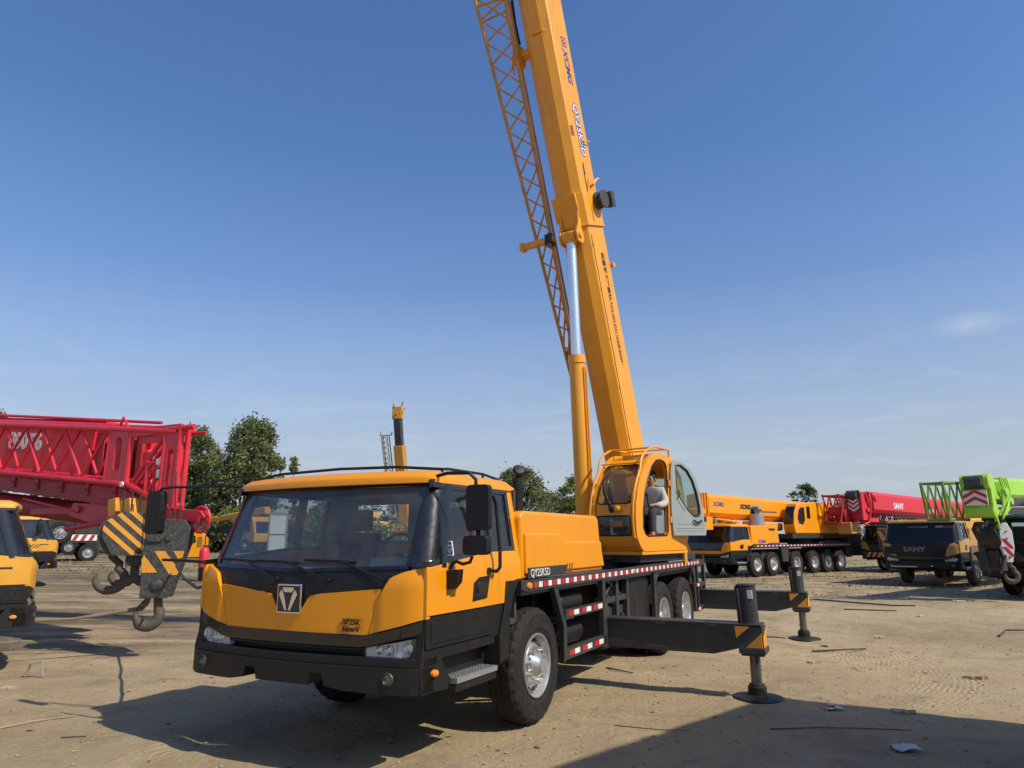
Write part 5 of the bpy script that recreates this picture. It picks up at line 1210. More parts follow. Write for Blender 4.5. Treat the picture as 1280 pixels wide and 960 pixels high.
# ---- things deeper in the yard on the left ----
z0 = gz(-23, 35)
sp = thing('truck_crane', 'black stripped crane chassis carrying a spare wheel on its tail, under the red boom', 'truck crane', (-22.9, 37.0, z0), R(35))
m = MB(); m.box(-7,1.2,-1.2,1.2,.95,1.25); m.box(-4,.2,-1.1,1.1,1.25,2.2); m.box(.2,1.4,-1.2,-.2,1.4,2.3); m.box(-5.5,-3,-1.2,.8,1.2,2.8)
for k in range(7): m.tube([(-2+.4*k,-.9,2.1),(-1.8+.4*k,-1.0,2.6+.1*(k%3)),(-1.5+.45*k,-.8,2.2)],.07)
m.build('chassis_body', M_frame, sp, .04)
wheel(sp, -.4, 1.32, -1, .55, .28, True, False, simple_=False, z=1.45)
for x in (-5.4,-4.0,.9): wheel(sp, x, 1.2, -1, .45, .26, True, False, simple_=True); wheel(sp, x, 1.2, 1, .45, .26, True, False, simple_=True)
m = MB().box(.1,1.5,-1.25,-1.22,1.05,1.35); bb = m.build('tail_board', M_white, sp)
m = MB()
for k in range(4): m.prism([(.12+k*.36,1.06),(.30+k*.36,1.06),(.44+k*.36,1.34),(.26+k*.36,1.34)], 'y', -1.256, -1.251)
m.build('hazard_striping', M_darkred, bb)
MB().box(.0,.7,-1.0,-.4,2.2,2.75).build('toolbox', M_galv, sp, .03)
# clutter of parked machines seen small under the boom
def small_machine(x, y, rz, paint, label, h=2.4):
    t = thing('yard_machine', label, 'machine', (x, y, gz(x, y)), rz)
    m = MB().prism([(1.6,.7),(1.65,1.3),(1.35,h),(.2,h+.05),(.2,.7)], 'y', -1.1, 1.1); c = m.build('cab', paint, t, .05)
    m = MB().prism([(1.2,1.4),(1.15,h-.2),(.45,h-.2),(.45,1.4)], 'y', -1.115, -1.105).prism([(1.2,1.4),(1.15,h-.2),(.45,h-.2),(.45,1.4)], 'y', 1.105, 1.115)
    m.add([(1.655,-.95,1.32),(1.655,.95,1.32),(1.38,.9,h-.12),(1.38,-.9,h-.12)], [(0,1,2,3)]); m.build('window', M_gloss, c)
    m = MB().box(-5,.2,-1.1,1.1,.8,1.3).box(-3.5,-.2,-1.0,1.0,1.3,1.9); m.build('body', M_frame, t, .03)
    hexboom(t, 'boom', 1.5, h+.45, -4.5, 2.2, .5, .5, 0, paint)
    for xx in (.8,-3.0,-4.2):
        for sg in (1,-1): wheel(t, xx, 1.15, sg, .48, .25, True, False, simple_=True)
    return t
small_machine(-25.5, 47.5, R(20), M_green, 'lime green crane far back on the left, half hidden below the red boom')
small_machine(-18.2, 50.0, R(-30), M_oldyel, 'yellow crane cab in the far yard seen through the left side of the windscreen')
small_machine(-11.0, 55.0, R(-60), M_oldyel, 'yellow machine in the far yard behind the middle of the foreground cab')
t = thing('container_cabin', 'pale grey upright cabin standing in the far yard behind the windscreen', 'cabin', (-13.4, 41.0, gz(-13.4,41)), R(15))
MB().box(-.52,.52,-.5,.5,0,2.5).build('wall', M_galv, t, .02); MB().box(-.42,.42,-.52,-.50,.2,1.2).box(-.42,.42,-.52,-.50,1.3,2.3).build('door', M_white, t)
# yellow cab shell on the ground
cs = thing('cab_shell', 'small yellow discarded cab shell lying by the weeds below the red sheave', 'cab shell', (-17.6, 38.8, gz(-17.6,38.8)), R(12))
m = MB(); o_ = [(-1.1,.05),(1.0,.05),(1.05,1.0),(.7,1.35),(-.1,1.5),(-.7,1.35),(-1.05,.8)]; i_ = [(-.55,.75),(-.35,1.15),(.1,1.25),(.55,1.15),(.6,.8),(.1,.6)]
ring(m, o_, i_, 'y', -.5, -.44); ring(m, o_, i_, 'y', .44, .5); m.prism(o_, 'y', -.43, .43) if False else None
m.box(-1.05,1.0,-.44,.44,.05,.12); m.prism([(-1.1,.05),(-1.05,.8),(-.7,1.35),(-.1,1.5),(.7,1.35),(.7,1.28),(-.1,1.43),(-.62,1.3),(-.97,.78),(-1.0,.05)], 'y', -.44, .44)
s_ = m.build('shell', M_yel, cs, .03); MB().prism(i_, 'y', -.46, -.455).build('window', M_glassgr, s_); MB().prism(rrect(.66,.92,.55,1.1,.05), 'y', -.505, -.50).build('window', M_glassgr, s_)
rp = thing('fire_extinguisher', 'small red cylinder standing on a post right of the yellow cab shell', 'fire extinguisher', (-11.35, 26.6, gz(-11.35,26.6)), 0)
m = MB().lathe([(0,0),(.16,.02),(.17,.1),(.17,.75),(.12,.85),(.04,.9),(0,.9)], (0,0,.35), (0,0,1), 18); m.build('cylinder', M_red, rp); m = MB().cyl((0,0,0),(0,0,.36),.05).tube([(0,0,1.2),(.0,0,1.7),(.05,0,1.9)],.02).box(-.06,.1,-.04,.04,1.23,1.3); m.build('stand', M_frame, rp)

# ---- distant raised crane ----
dc = thing('truck_crane', 'distant crane with short raised orange boom and grey lattice above the foreground cab roof', 'truck crane', (-9.8, 62.0, 0), R(-100))
m = MB().box(-6,3,-1.3,1.3,.8,1.5).box(1.5,3.4,-1.2,1.2,.8,2.4).box(-4,-1,-1.2,1.2,1.5,3.0); m.build('carrier_body', M_oldyel, dc, .05)
for x in (2,-3,-4.5):
    for sg in (1,-1): wheel(dc, x, 1.3, sg, .53, .28, True, False, simple_=True)
def dbeam(name, a, b, w, h, mat, par): 
    A = Vector(a); B = Vector(b); d = (B-A).normalized(); u = Vector((0,1,0)); v = d.cross(u).normalized(); vs = []
    for P_ in (A, B):
        for p, q in ((-1,-1),(1,-1),(1,1),(-1,1)): vs.append(P_ + u*p*w/2 + v*q*h/2)
    mb = MB(); mb.add(vs, [(0,1,2,3),(7,6,5,4),(0,4,5,1),(1,5,6,2),(2,6,7,3),(3,7,4,0)]); return mb.build(name, mat, par, .04)
db = dbeam('boom', (-2,0,2.2), (-.4,-.33,9.9), .85, .95, M_jib, dc)
dbeam('telescopic_section', (-.4,-.33,9.8), (0,-.42,12.3), .62, .75, M_chas, db)
m = MB().box(-.3,.35,-.85,-.0,12.2,13.3); 
for k in range(8): m.tube([(0,-.42,12.5),(.5*math.cos(k),-.42+.6*math.sin(k*2),12.7+.15*k)],.07)
m.build('boom_head', M_jib, db, .05)
m = MB()
for yy, xx in ((-1.75,0),(-1.20,0),(-1.75,.5),(-1.20,.5)): m.cyl((xx-1.6,yy+.5,3.5),(xx,yy,10.8),.05,.05,6)
for k in range(16):
    a, b = k/16, (k+1)/16; f = lambda yy, xx, q: Vector((xx-1.6,yy+.5,3.5)).lerp(Vector((xx,yy,10.8)), q)
    m.cyl(f(-1.75,.5,a), f(-1.2,.5,b), .03,.03,5); m.cyl(f(-1.2,.5,a), f(-1.75,.5,b), .03,.03,5); m.cyl(f(-1.75,0,a), f(-1.75,.5,b), .03,.03,5)
m.cyl((0,-2.0,10.8),(0,-.95,10.8),.05,.05,6); m.cyl((0,-2,10.8),(0,-2,11.1),.05,.05,6); m.cyl((0,-.95,10.8),(0,-.95,11.1),.05,.05,6)
m.build('lattice_jib', simple('grey_lattice_paint', (.28,.24,.20), .7, var=.2), dc)
# ---------------- ground ----------------
def axis_samples(lo, hi, fine_lo, fine_hi, step, grow=1.13):
    pts = []; v = fine_lo
    while v <= fine_hi: pts.append(v); v += step
    s = step; v = pts[-1]
    while v < hi: s *= grow; v += s; pts.append(v)
    s = step; v = pts[0]; pre = []
    while v > lo: s *= grow; v -= s; pre.append(v)
    return pre[::-1] + pts
xs = axis_samples(-1500, 1500, -9, 12, .09, 1.09); ysm = axis_samples(-1500, 1500, 3.5, 16, .07, 1.055)
def gfine(x, y):
    h = gz(x, y)
    if -20 < x < 30 and 0 < y < 40:
        h += .010 * noise.noise(Vector((x*2.3, y*2.3, 9))) + .006 * noise.noise(Vector((x*6, y*6, 2)))
        h += .004 * noise.noise(Vector((x*15, y*15, 2)))
        for cx, cy, rr_ in ((-14,-6,18.2),(-14,-6,20.1),(5.0,3.0,8.6),(9.0,13.5,4.2),(22,-4,17.0),(22,-4,15.2)):
            q = (math.hypot(x-cx, y-cy) - rr_) / .17
            if abs(q) < 3.5: h += (-.020*math.exp(-q*q) + .010*math.exp(-(abs(q)-1.6)**2*2)) * sstep(-.15, .25, noise.noise(Vector((x*.5, y*.5, rr_))))
        c_ = noise.noise(Vector((x*5, y*5, 31))); h += .012*max(0, c_-.35)*sstep(.0,.3,noise.noise(Vector((x*.4,y*.4,12))))*4
    return h
vs = [(x, y, gfine(x, y)) for y in ysm for x in xs]; W_ = len(xs)
me = bpy.data.meshes.new('ground'); me.from_pydata(vs, [], [(j*W_+i, j*W_+i+1, (j+1)*W_+i+1, (j+1)*W_+i) for j in range(len(ysm)-1) for i in range(W_-1)])
me.polygons.foreach_set('use_smooth', [True]*len(me.polygons))
gr = bpy.data.objects.new('ground', me); COL.objects.link(gr); gr['kind'] = 'structure'
m, nt, b, out = newmat('packed_dirt')
geo = N(nt, 'ShaderNodeNewGeometry'); pos = geo.outputs['Position']
def nz(scale, det=8.0, rough=.6, vec=None, dist=0.0):
    n = N(nt, 'ShaderNodeTexNoise', i_Scale=scale, i_Detail=det, i_Roughness=rough, i_Distortion=dist); nt.links.new(vec or pos, n.inputs['Vector']); return n.outputs[0]
def math_(op, a, b_=None, c_=None, clamp=False):
    n = N(nt, 'ShaderNodeMath', operation=op); n.use_clamp = clamp
    for k, v in enumerate((a, b_, c_)):
        if v is None: continue
        if isinstance(v, (int, float)): n.inputs[k].default_value = v
        else: nt.links.new(v, n.inputs[k])
    return n.outputs[0]
big = nz(.28, 6, .6, dist=.6); mid = nz(1.7, 8, .65); fine = nz(14, 8, .7); grain = nz(70, 5, .75)
sep = N(nt, 'ShaderNodeSeparateXYZ'); nt.links.new(pos, sep.inputs[0]); X_, Y_ = sep.outputs[0], sep.outputs[1]
c0 = ramp(nt, big, [(.30, (.28,.205,.112)), (.47, (.415,.31,.172)), (.70, (.53,.405,.24))])
c1 = mixc(nt, ramp(nt, mid, [(.35,(0,0,0)),(.7,(.55,.55,.55))]), c0, (.33,.25,.165))
c1 = mixc(nt, ramp(nt, fine, [(.40,(0,0,0)),(.75,(.45,.45,.45))]), c1, (.52,.41,.25))
c1 = mixc(nt, ramp(nt, grain, [(.52,(0,0,0)),(.70,(.5,.5,.5))]), c1, (.20,.15,.10))
dmp = nz(.9, 7, .66, dist=1.2); c1 = mixc(nt, ramp(nt, dmp, [(.50,(0,0,0)),(.66,(.50,.50,.50))]), c1, (.215,.16,.105))
pale = nz(.55, 8, .7, dist=.8); c1 = mixc(nt, ramp(nt, pale, [(.56,(0,0,0)),(.68,(.45,.45,.45))]), c1, (.53,.43,.285))
# dark ash and oil stained ground on the left, streaked across the view
mp = N(nt, 'ShaderNodeMapping'); mp.inputs['Scale'].default_value = (.22,.75,1); mp.inputs['Rotation'].default_value = (0,0,-.12); nt.links.new(pos, mp.inputs[0])
st = nz(1.0, 7, .68, mp.outputs[0], .9)
mx = N(nt, 'ShaderNodeMapRange', i_1=-3.0, i_2=-7.0, i_3=0.0, i_4=1.0); nt.links.new(X_, mx.inputs[0])
my = N(nt, 'ShaderNodeMapRange', i_1=8.5, i_2=12.0, i_3=0.0, i_4=1.0); nt.links.new(Y_, my.inputs[0])
fac = math_('MULTIPLY', math_('MULTIPLY', mx.outputs[0], my.outputs[0]), ramp(nt, st, [(.40,(0,0,0)),(.56,(1,1,1))]), clamp=True)
c2 = mixc(nt, math_('MULTIPLY', fac, .78), c1, (.085,.07,.055))
# trampled weeds, straw and mud toward the parked row on the right
fr_ = N(nt, 'ShaderNodeMapRange', i_1=19.0, i_2=27.0, i_3=0.0, i_4=1.0); nt.links.new(Y_, fr_.inputs[0])
mp2 = N(nt, 'ShaderNodeMapping'); mp2.inputs['Scale'].default_value = (.5,1.1,1); nt.links.new(pos, mp2.inputs[0])
w1 = nz(1.3, 9, .7, mp2.outputs[0], .5)
wf = math_('MULTIPLY', fr_.outputs[0], ramp(nt, w1, [(.42,(0,0,0)),(.60,(1,1,1))]))
c3 = mixc(nt, math_('MULTIPLY', wf, .8), c2, (.10,.085,.045))
w2 = nz(5.0, 7, .75); c3 = mixc(nt, math_('MULTIPLY', fr_.outputs[0], ramp(nt, w2, [(.52,(0,0,0)),(.68,(.7,.7,.7))])), c3, (.33,.26,.15))
nt.links.new(c3, b.inputs['Base Color']); b.inputs['Roughness'].default_value = .95; b.inputs['Specular IOR Level'].default_value = .15
# relief: grains, clods and curved tyre tracks
def track(cx, cy, r, w, dens, a0=None):
    dx = math_('SUBTRACT', X_, cx); dy = math_('SUBTRACT', Y_, cy)
    d = math_('SQRT', math_('ADD', math_('MULTIPLY', dx, dx), math_('MULTIPLY', dy, dy)))
    dd = math_('ABSOLUTE', math_('SUBTRACT', d, r))
    mask = N(nt, 'ShaderNodeMapRange', i_1=w, i_2=w*.75, i_3=0.0, i_4=1.0); nt.links.new(dd, mask.inputs[0])
    ang = math_('ARCTAN2', dy, dx)
    wv = math_('SINE', math_('ADD', math_('MULTIPLY', d, dens), math_('MULTIPLY', math_('SINE', math_('MULTIPLY', ang, r*28)), .9)))
    brk = ramp(nt, nz(1.1, 3, .5), [(.40,(0,0,0)),(.55,(1,1,1))])
    return math_('MULTIPLY', math_('MULTIPLY', mask.outputs[0], brk), wv)
tr = track(3.3, 11.5, 1.9, .45, 95.0)
for args in ((2.2,11.0,3.6,.4,95.0),(5.0,3.0,8.6,.35,70.0),(9.0,13.5,4.2,.3,70.0),(-14,-6,18.2,.3,65.0),(-14,-6,20.1,.3,65.0),(6.5,20,7.5,.3,60.0)):
    tr = math_('ADD', tr, track(*args))
hgt = math_('ADD', math_('ADD', math_('MULTIPLY', fine, .9), math_('MULTIPLY', grain, .35)), math_('ADD', math_('MULTIPLY', mid, 1.6), math_('MULTIPLY', tr, .11)))
bp = N(nt, 'ShaderNodeBump', i_Strength=.95, i_Distance=.036); nt.links.new(hgt, bp.inputs['Height']); nt.links.new(bp.outputs[0], b.inputs['Normal'])
me.materials.append(m)

# small stones and crumbs of earth
M_stone = simple('stone_and_clod', (.36,.28,.19), .9, var=.35, dust=.4)
r_ = random.Random(11); m = MB()
for k in range(9000):
    y = 4.2 + 16 * r_.random() ** 1.4; x = (r_.random()*2-1) * (y*.85+1); s = .004 + .017 * r_.random() ** 3.5
    z = gfine(x, y) + s*.3
    o = [Vector((x+s*a*(.7+.6*r_.random()), y+s*b_*(.7+.6*r_.random()), z+s*c_*.55)) for a,b_,c_ in ((1,0,0),(0,1,0),(-1,0,0),(0,-1,0),(0,0,1),(0,0,-1))]
    m.add(o, [(0,1,4),(1,2,4),(2,3,4),(3,0,4),(1,0,5),(2,1,5),(3,2,5),(0,3,5)])
tag(m.build('gravel', M_stone, None, fixn=False), 'small stones and clods strewn over the dirt', kind='stuff')
# dry weeds and straw by the parked row
M_straw = simple('dry_straw', (.34,.27,.14), .9, var=.4, dust=.1); M_weed = simple('low_weed', (.13,.115,.05), .9, var=.4, dust=.15)
for name, mat, n, seed in (('dry_straw', M_straw, 5500, 3), ('weeds', M_weed, 5000, 4)):
    r_ = random.Random(seed); m = MB(); k = 0
    while k < n:
        y = 21 + 43 * r_.random() ** 1.3; x = r_.uniform(-.9*y, .9*y)
        if noise.noise(Vector((x*.25, y*.4, seed))) < .05 + (.25 if y < 22 else 0): continue
        if x < 3 and y < 30 : 
            if noise.noise(Vector((x*.3, y*.3, 7))) < .35: k += .2; continue
        z = gz(x, y); h = r_.uniform(.02, .09); a = r_.uniform(0, 6.28); w = .012 + y*.0006; l = r_.uniform(-.12, .12); l2 = r_.uniform(-.12, .12)
        c, s = math.cos(a)*w, math.sin(a)*w
        m.add([(x-c,y-s,z),(x+c,y+s,z),(x+l,y+l2,z+h)], [(0,1,2)]); k += 1
    tag(m.build(name, mat, None, fixn=False, sharp=180), 'dry straw and trampled stalks along the parked cranes' if name == 'dry_straw' else 'low green weeds along the far side of the yard', kind='stuff')

# ---------------- litter, sticks and scraps ----------------
M_wood = simple('splintered_wood', (.40,.30,.20), .9, var=.3, dust=.2); M_bark = simple('dark_stick', (.075,.055,.04), .9, var=.3, dust=.2); M_paper = simple('white_litter', (.62,.60,.57), .8, var=.15, dust=.2); M_leaf = simple('dead_leaf', (.20,.12,.06), .9, var=.3)
def stick(label, pts, r, mat, name='stick', cat='stick'):
    p = [Vector((x, y, gfine(x, y) + dz + r*.9)) for x, y, dz in pts]
    o = MB().tube([q - p[0] for q in p], [r*(1-.4*i/(len(p)-1)) for i in range(len(p))], 6).build(name, mat, None); o.location = p[0]
    tag(o, label, cat); return o
def scrap(label, x, y, s, mat, seed, name='litter', cat='litter', flat=.35, aspect=1.6, rz=0.0):
    r_ = random.Random(seed); m = MB(); n = 5; P_ = []
    for i in range(n+1):
        for j in range(n+1):
            u, v = i/n*2-1, j/n*2-1; e = 1 - .25*r_.random()
            P_.append(Vector((u*s*aspect*e, v*s*e, s*flat*(.25+ r_.random())*(1.1-.5*(u*u+v*v)/2))))
    f = [(i*(n+1)+j, (i+1)*(n+1)+j, (i+1)*(n+1)+j+1, i*(n+1)+j+1) for i in range(n) for j in range(n)]
    m.add(P_, f); o = m.build(name, mat, None, fixn=False, sharp=60); o.location = (x, y, gfine(x, y)+.002); o.rotation_euler = (0,0,rz)
    so = o.modifiers.new('s', 'SOLIDIFY'); so.thickness = .002
    tag(o, label, cat); return o
scrap('crumpled clear plastic bag lying in the shadow at the lower right', 3.24, 6.36, .085, M_paper, 1, flat=.6, aspect=1.4)
scrap('crushed white and red drink carton on the sunlit dirt beyond the shadow edge', 3.27, 7.77, .07, M_paper, 2, flat=.5, aspect=1.5, rz=.2)
MB().box(-.05,.02,-.03,.03,0,.004).build('printed_patch', M_refl_r, None).location = (0,0,0)
bpy.data.objects['printed_patch'].parent = bpy.data.objects['litter.001'] if 'litter.001' in bpy.data.objects else bpy.data.objects['litter']; bpy.data.objects['printed_patch'].location = (0,0,.045)
def splinter(label, x, y, L, rz, seed):
    r_ = random.Random(seed); m = MB(); 
    for k in range(4):
        a = rz + r_.uniform(-.5,.5); l = L*r_.uniform(.5,1); c, s = math.cos(a), math.sin(a); w = .02+.02*r_.random(); ox, oy = r_.uniform(-.05,.05), r_.uniform(-.04,.04)
        m.hexa([(ox-c*l/2,oy-s*l/2,0),(ox+c*l/2,oy+s*l/2,0),(ox+c*l/2-s*w,oy+s*l/2+c*w,0),(ox-c*l/2-s*w,oy-s*l/2+c*w,0)], [(ox-c*l/2,oy-s*l/2,.02),(ox+c*l/2,oy+s*l/2,.03),(ox+c*l/2-s*w,oy+s*l/2+c*w,.02),(ox-c*l/2-s*w,oy-s*l/2+c*w,.035)])
    o = m.build('wood_scrap', M_wood, None); o.location = (x, y, gfine(x,y)+.003); tag(o, label, 'wood scrap'); return o
splinter('splintered pale wood just right of the drink carton', 3.92, 7.60, .22, .2, 1)
splinter('pale wood chip in front of the dusty brown crane', 9.05, 16.3, .45, .3, 2)
splinter('heap of broken pale boards before the brown crane', 10.3, 23.5, .8, .1, 3)
splinter('small wood flake beyond the second outrigger foot', 5.1, 12.15, .2, .7, 4)
splinter('brown wood flake left of the farther litter', 4.2, 10.5, .16, .2, 8)
splinter('light wood flake far out on the open dirt', 6.4, 12.9, .26, .1, 9)
splinter('wood chip near the right edge of the frame, middle distance', 5.75, 9.3, .22, 2.6, 10)
splinter('pile of crumpled husk on the dirt at the far left', -6.05, 9.05, .30, .1, 5)
splinter('pale board scraps at the right among weeds', 12.2, 19.8, .7, .0, 6)
stick('long thin dark stick lying in the near shadow', [(2.35,7.0,0),(2.75,6.98,.01),(3.15,6.98,.005),(3.62,6.93,0)], .007, M_bark)
stick('straight dark bar beside the farther outrigger foot', [(4.65,11.6,0),(5.5,11.62,0)], .018, M_bark)
stick('curved dark branch on the open ground before the yellow crane', [(7.0,19.6,0),(8.2,20.0,.03),(9.6,18.6,.0),(10.0,18.3,.02)], .03, M_bark)
stick('crooked twig at the right edge of the yard', [(8.5,13.0,0),(8.9,13.4,.04),(9.4,13.5,.02),(10.0,13.9,.0)], .022, M_bark)
stick('small twig just below the near outrigger beam', [(1.25,10.1,0),(1.55,9.75,.01)], .012, M_bark)
stick('pale twig on the dirt near the lower left corner', [(-4.95,7.15,0),(-4.7,7.4,.01),(-4.45,7.7,0)], .009, M_wood)
stick('short dark twig at the bottom left', [(-4.75,6.35,0),(-4.55,6.33,0)], .012, M_bark)
stick('twig lying left of the cab shadow', [(-4.1,6.9,0),(-3.9,6.95,0)], .008, M_bark)
stick('curved pale straw near the cab shadow tip', [(-4.6,9.7,0),(-4.3,9.6,.02),(-4.1,9.75,.0),(-3.8,9.8,0)], .005, M_wood)
stick('thin stick crossing the shadow edge', [(.95,7.25,0),(1.35,7.05,.01),(1.62,7.0,0)], .005, M_bark)
stick('second thin branch beneath the curved one', [(7.9,17.6,0),(9.0,17.3,.0)], .02, M_bark)
r_ = random.Random(5); m = MB()
for k in range(420):
    y = 4.6 + 18*r_.random()**1.2; x = r_.uniform(-.8,.8)*y; s = r_.uniform(.008,.028); a = r_.uniform(0,3.1); c, q = math.cos(a)*s*1.8, math.sin(a)*s*1.8; z = gfine(x,y)+.004
    m.add([(x-c,y-q,z),(x+q*.4,y-c*.4,z+s*.4),(x+c,y+q,z),(x-q*.4,y+c*.4,z+s*.2)], [(0,1,2,3)])
tag(m.build('leaf_litter', M_leaf, None, fixn=False), 'dead leaves and bark chips scattered over the yard', kind='stuff')
# bent metal bracket by the left truck
m = MB().tube([(-.06,0,0),(0,0,.16),(.14,0,.18),(.17,0,.0)], .014, 6).box(-.02,.14,-.05,.05,.16,.172); o = m.build('metal_bracket', M_galv, None); o.location = (-6.3, 9.75, gz(-6.3,9.75)+.01); tag(o, 'small bent pale metal bracket on the ground by the left truck', 'bracket')

# ---------------- trees ----------------
def leafmat(name, c1, c2):
    m, nt, b, out = newmat(name); g = N(nt, 'ShaderNodeNewGeometry'); n = N(nt, 'ShaderNodeTexNoise', i_Scale=.9, i_Detail=4.0); nt.links.new(g.outputs['Position'], n.inputs[0])
    n2 = N(nt, 'ShaderNodeTexNoise', i_Scale=9.0, i_Detail=2.0); nt.links.new(g.outputs['Position'], n2.inputs[0])
    ad = N(nt, 'ShaderNodeMath', operation='MULTIPLY_ADD', i_1=.55, i_2=.0); nt.links.new(n.outputs[0], ad.inputs[0]); ad2 = N(nt, 'ShaderNodeMath', operation='MULTIPLY_ADD', i_1=.45); nt.links.new(n2.outputs[0], ad2.inputs[0]); nt.links.new(ad.outputs[0], ad2.inputs[2])
    nt.links.new(ramp(nt, ad2.outputs[0], [(.38, c1), (.62, c2)]), b.inputs['Base Color']); b.inputs['Roughness'].default_value = .6; b.inputs['Specular IOR Level'].default_value = .3
    tl = N(nt, 'ShaderNodeBsdfTranslucent'); tl.inputs[0].default_value = (*[min(1, v*1.4) for v in c2], 1); mx = N(nt, 'ShaderNodeMixShader', i_0=.22)
    nt.links.new(b.outputs[0], mx.inputs[1]); nt.links.new(tl.outputs[0], mx.inputs[2]); nt.links.new(mx.outputs[0], out.inputs[0]); return m
M_lf = leafmat('willow_leaf', (.085,.105,.035), (.19,.215,.085)); M_lf2 = leafmat('poplar_leaf', (.11,.13,.03), (.25,.26,.08)); M_lf3 = leafmat('dark_leaf', (.058,.075,.028), (.125,.15,.055))
M_trunk = simple('tree_bark', (.13,.10,.075), .9, var=.3, dust=.1)
def tree(label, x, y, h, w, seed, mat=None, base=.18, n=9000, leaf=.17, style='round', droop=.0, group=None, name='tree'):
    r_ = random.Random(seed); z0 = gz(x, y)
    t = thing(name, label, 'tree', (x, y, z0), 0, group)
    m = MB(); lean = r_.uniform(-.04, .04)
    pts = [(lean*h*q*q, .02*h*math.sin(q*3), q*h*.85) for q in (0,.2,.45,.7,1)]
    m.tube(pts, [h*.022, h*.018, h*.013, h*.008, h*.003], 8)
    tips = []
    nl = 16
    for k in range(nl):
        q = .18 + .62*k/nl; a = k*2.4 + r_.random(); zz = q*h*.85
        L = w*.5*(math.sin(math.pi*min(1,(q-.02)))**.6)*r_.uniform(.6,.95) if style != 'cone' else w*.5*(1.05-q)*1.1
        e = Vector((math.cos(a)*L, math.sin(a)*L, zz + L*(.75 if style != 'cone' else .3))); s_ = Vector((lean*h*q*q, 0, zz)); mid_ = s_.lerp(e,.5)+Vector((0,0,-.06*L))
        m.tube([s_, mid_, e], [h*.008, h*.005, h*.002], 5); tips.append(e)
    m.build('trunk', M_trunk, t)
    # crown: clumps scattered through an uneven volume
    clumps = []; zc0 = base*h
    nc = max(40, n // 70)
    while len(clumps) < nc:
        u = r_.uniform(0, 1); a = r_.uniform(0, 6.283); rr = math.sqrt(r_.random())
        if style == 'cone': env = (1-u)**.8*(.9+.2*math.sin(a*3+seed))
        elif style == 'tall': env = min(1, (u*5+.25))*math.sqrt(max(0, 1-((u-.42)/.60)**2))
        else: env = math.sqrt(max(.0, 1-((u-.45)/.56)**2))
        env *= 1 + .28*noise.noise(Vector((math.cos(a)*1.3+seed, math.sin(a)*1.3, u*3.2)))
        p = Vector((math.cos(a)*rr*env*w/2 + lean*h*u*u, math.sin(a)*rr*env*w/2, zc0 + u*(h-zc0)))
        if noise.noise(p*(2.6/w) + Vector((seed*3.1,0,0))) < -.12 and rr > .3: continue
        clumps.append((p, rr))
    P_ = []; F_ = []
    per = n // nc
    for c, rr in clumps:
        cr = w*.075*r_.uniform(.6,1.5)
        if style == 'cone': cr *= .8
        wind = Vector((.35,0,.55)) if droop > 0 else Vector((0,0,0))
        for q in range(per):
            d = Vector((r_.gauss(0,1), r_.gauss(0,1), r_.gauss(0,.75)))*cr*.62
            if droop: d += Vector((.25,0,1))*abs(r_.gauss(0,1))*cr*droop
            p = c + d; s = leaf*r_.uniform(.5,1.3)
            ax = (Vector((r_.gauss(0,1), r_.gauss(0,1), r_.gauss(0,.6))) + wind*1.6).normalized(); bx = ax.cross(Vector((r_.gauss(0,1), r_.gauss(0,1), r_.gauss(0,1)))).normalized()
            o = len(P_); k = .36
            P_ += [p-ax*s, p+bx*s*k, p+ax*s, p-bx*s*k]; F_.append((o,o+1,o+2,o+3))
    me = bpy.data.meshes.new('crown'); me.from_pydata([tuple(p) for p in P_], [], F_); me.materials.append(mat or M_lf)
    o = bpy.data.objects.new('crown', me); COL.objects.link(o); o.parent = t
    return t
G1_ = None
tree('big windswept dark tree beside the foreground cab, behind the red sheave', -20.9, 55, 9.6, 5.4, 2, M_lf, .06, 20000, .19, 'tall', .5)
tree('tall tree seen behind the end frame of the red jib', -25.6, 57, 9.6, 5.0, 3, M_lf, .06, 12000, .19, 'tall', .5)
tree('narrow pointed pale green tree above the cab roof', -19.7, 64, 8.0, 2.6, 4, M_lf2, .08, 5000, .17, 'cone')
tree('broad tree behind the exhaust pipe of the foreground crane', .4, 70, 8.3, 6.8, 5, M_lf, .05, 12000, .20, 'round')
tree('lower tree between the exhaust and the lift cylinder', 3.2, 74, 6.3, 6.5, 15, M_lf, .02, 7000, .20, 'round')
tree('light leafed poplar just left of the lift cylinder', 5.9, 66, 7.2, 4.4, 6, M_lf2, .05, 9000, .17, 'tall')
tree('treetop showing over the left end of the red boom', -37.8, 50, 10.2, 4.4, 7, M_lf, .1, 9000, .19, 'tall')
tree('small dark tree on the skyline above the long yellow crane', 36.2, 88, 7.9, 4.4, 8, M_lf3, .1, 5000, .2, 'round')
k = 0
for (x, y, h, w) in ((38.5,82,5.6,4.5),(41.5,84,5.5,5),(44.5,83,5.0,5),(48,86,5.4,5),(52.5,84,4.8,5)):
    tree('low skyline bush, one of the ragged row over the yellow crane', x, y, h, w, 20+k, M_lf3, .02, 2600, .2, 'round', group='ragged bushes on the right skyline', name='bush_tree'); k += 1
k = 0
for (x, y, h, w) in ((-30.5,58,5.5,7),(-16.2,66,4.6,7),(-11.5,70,4.6,7),(-5.5,72,5.0,7.5),(-35,56,7,7),(-41,56,8,7),(-46,58,8,7),(10,75,5.0,7),(16,78,5.0,7),(22,80,4.6,7)):
    tree('dense green tree in the belt closing the far side of the yard', x, y, h, w, 40+k, M_lf if k % 2 else M_lf3, .0, 5200, .21, 'round', group='tree belt behind the yard'); k += 1
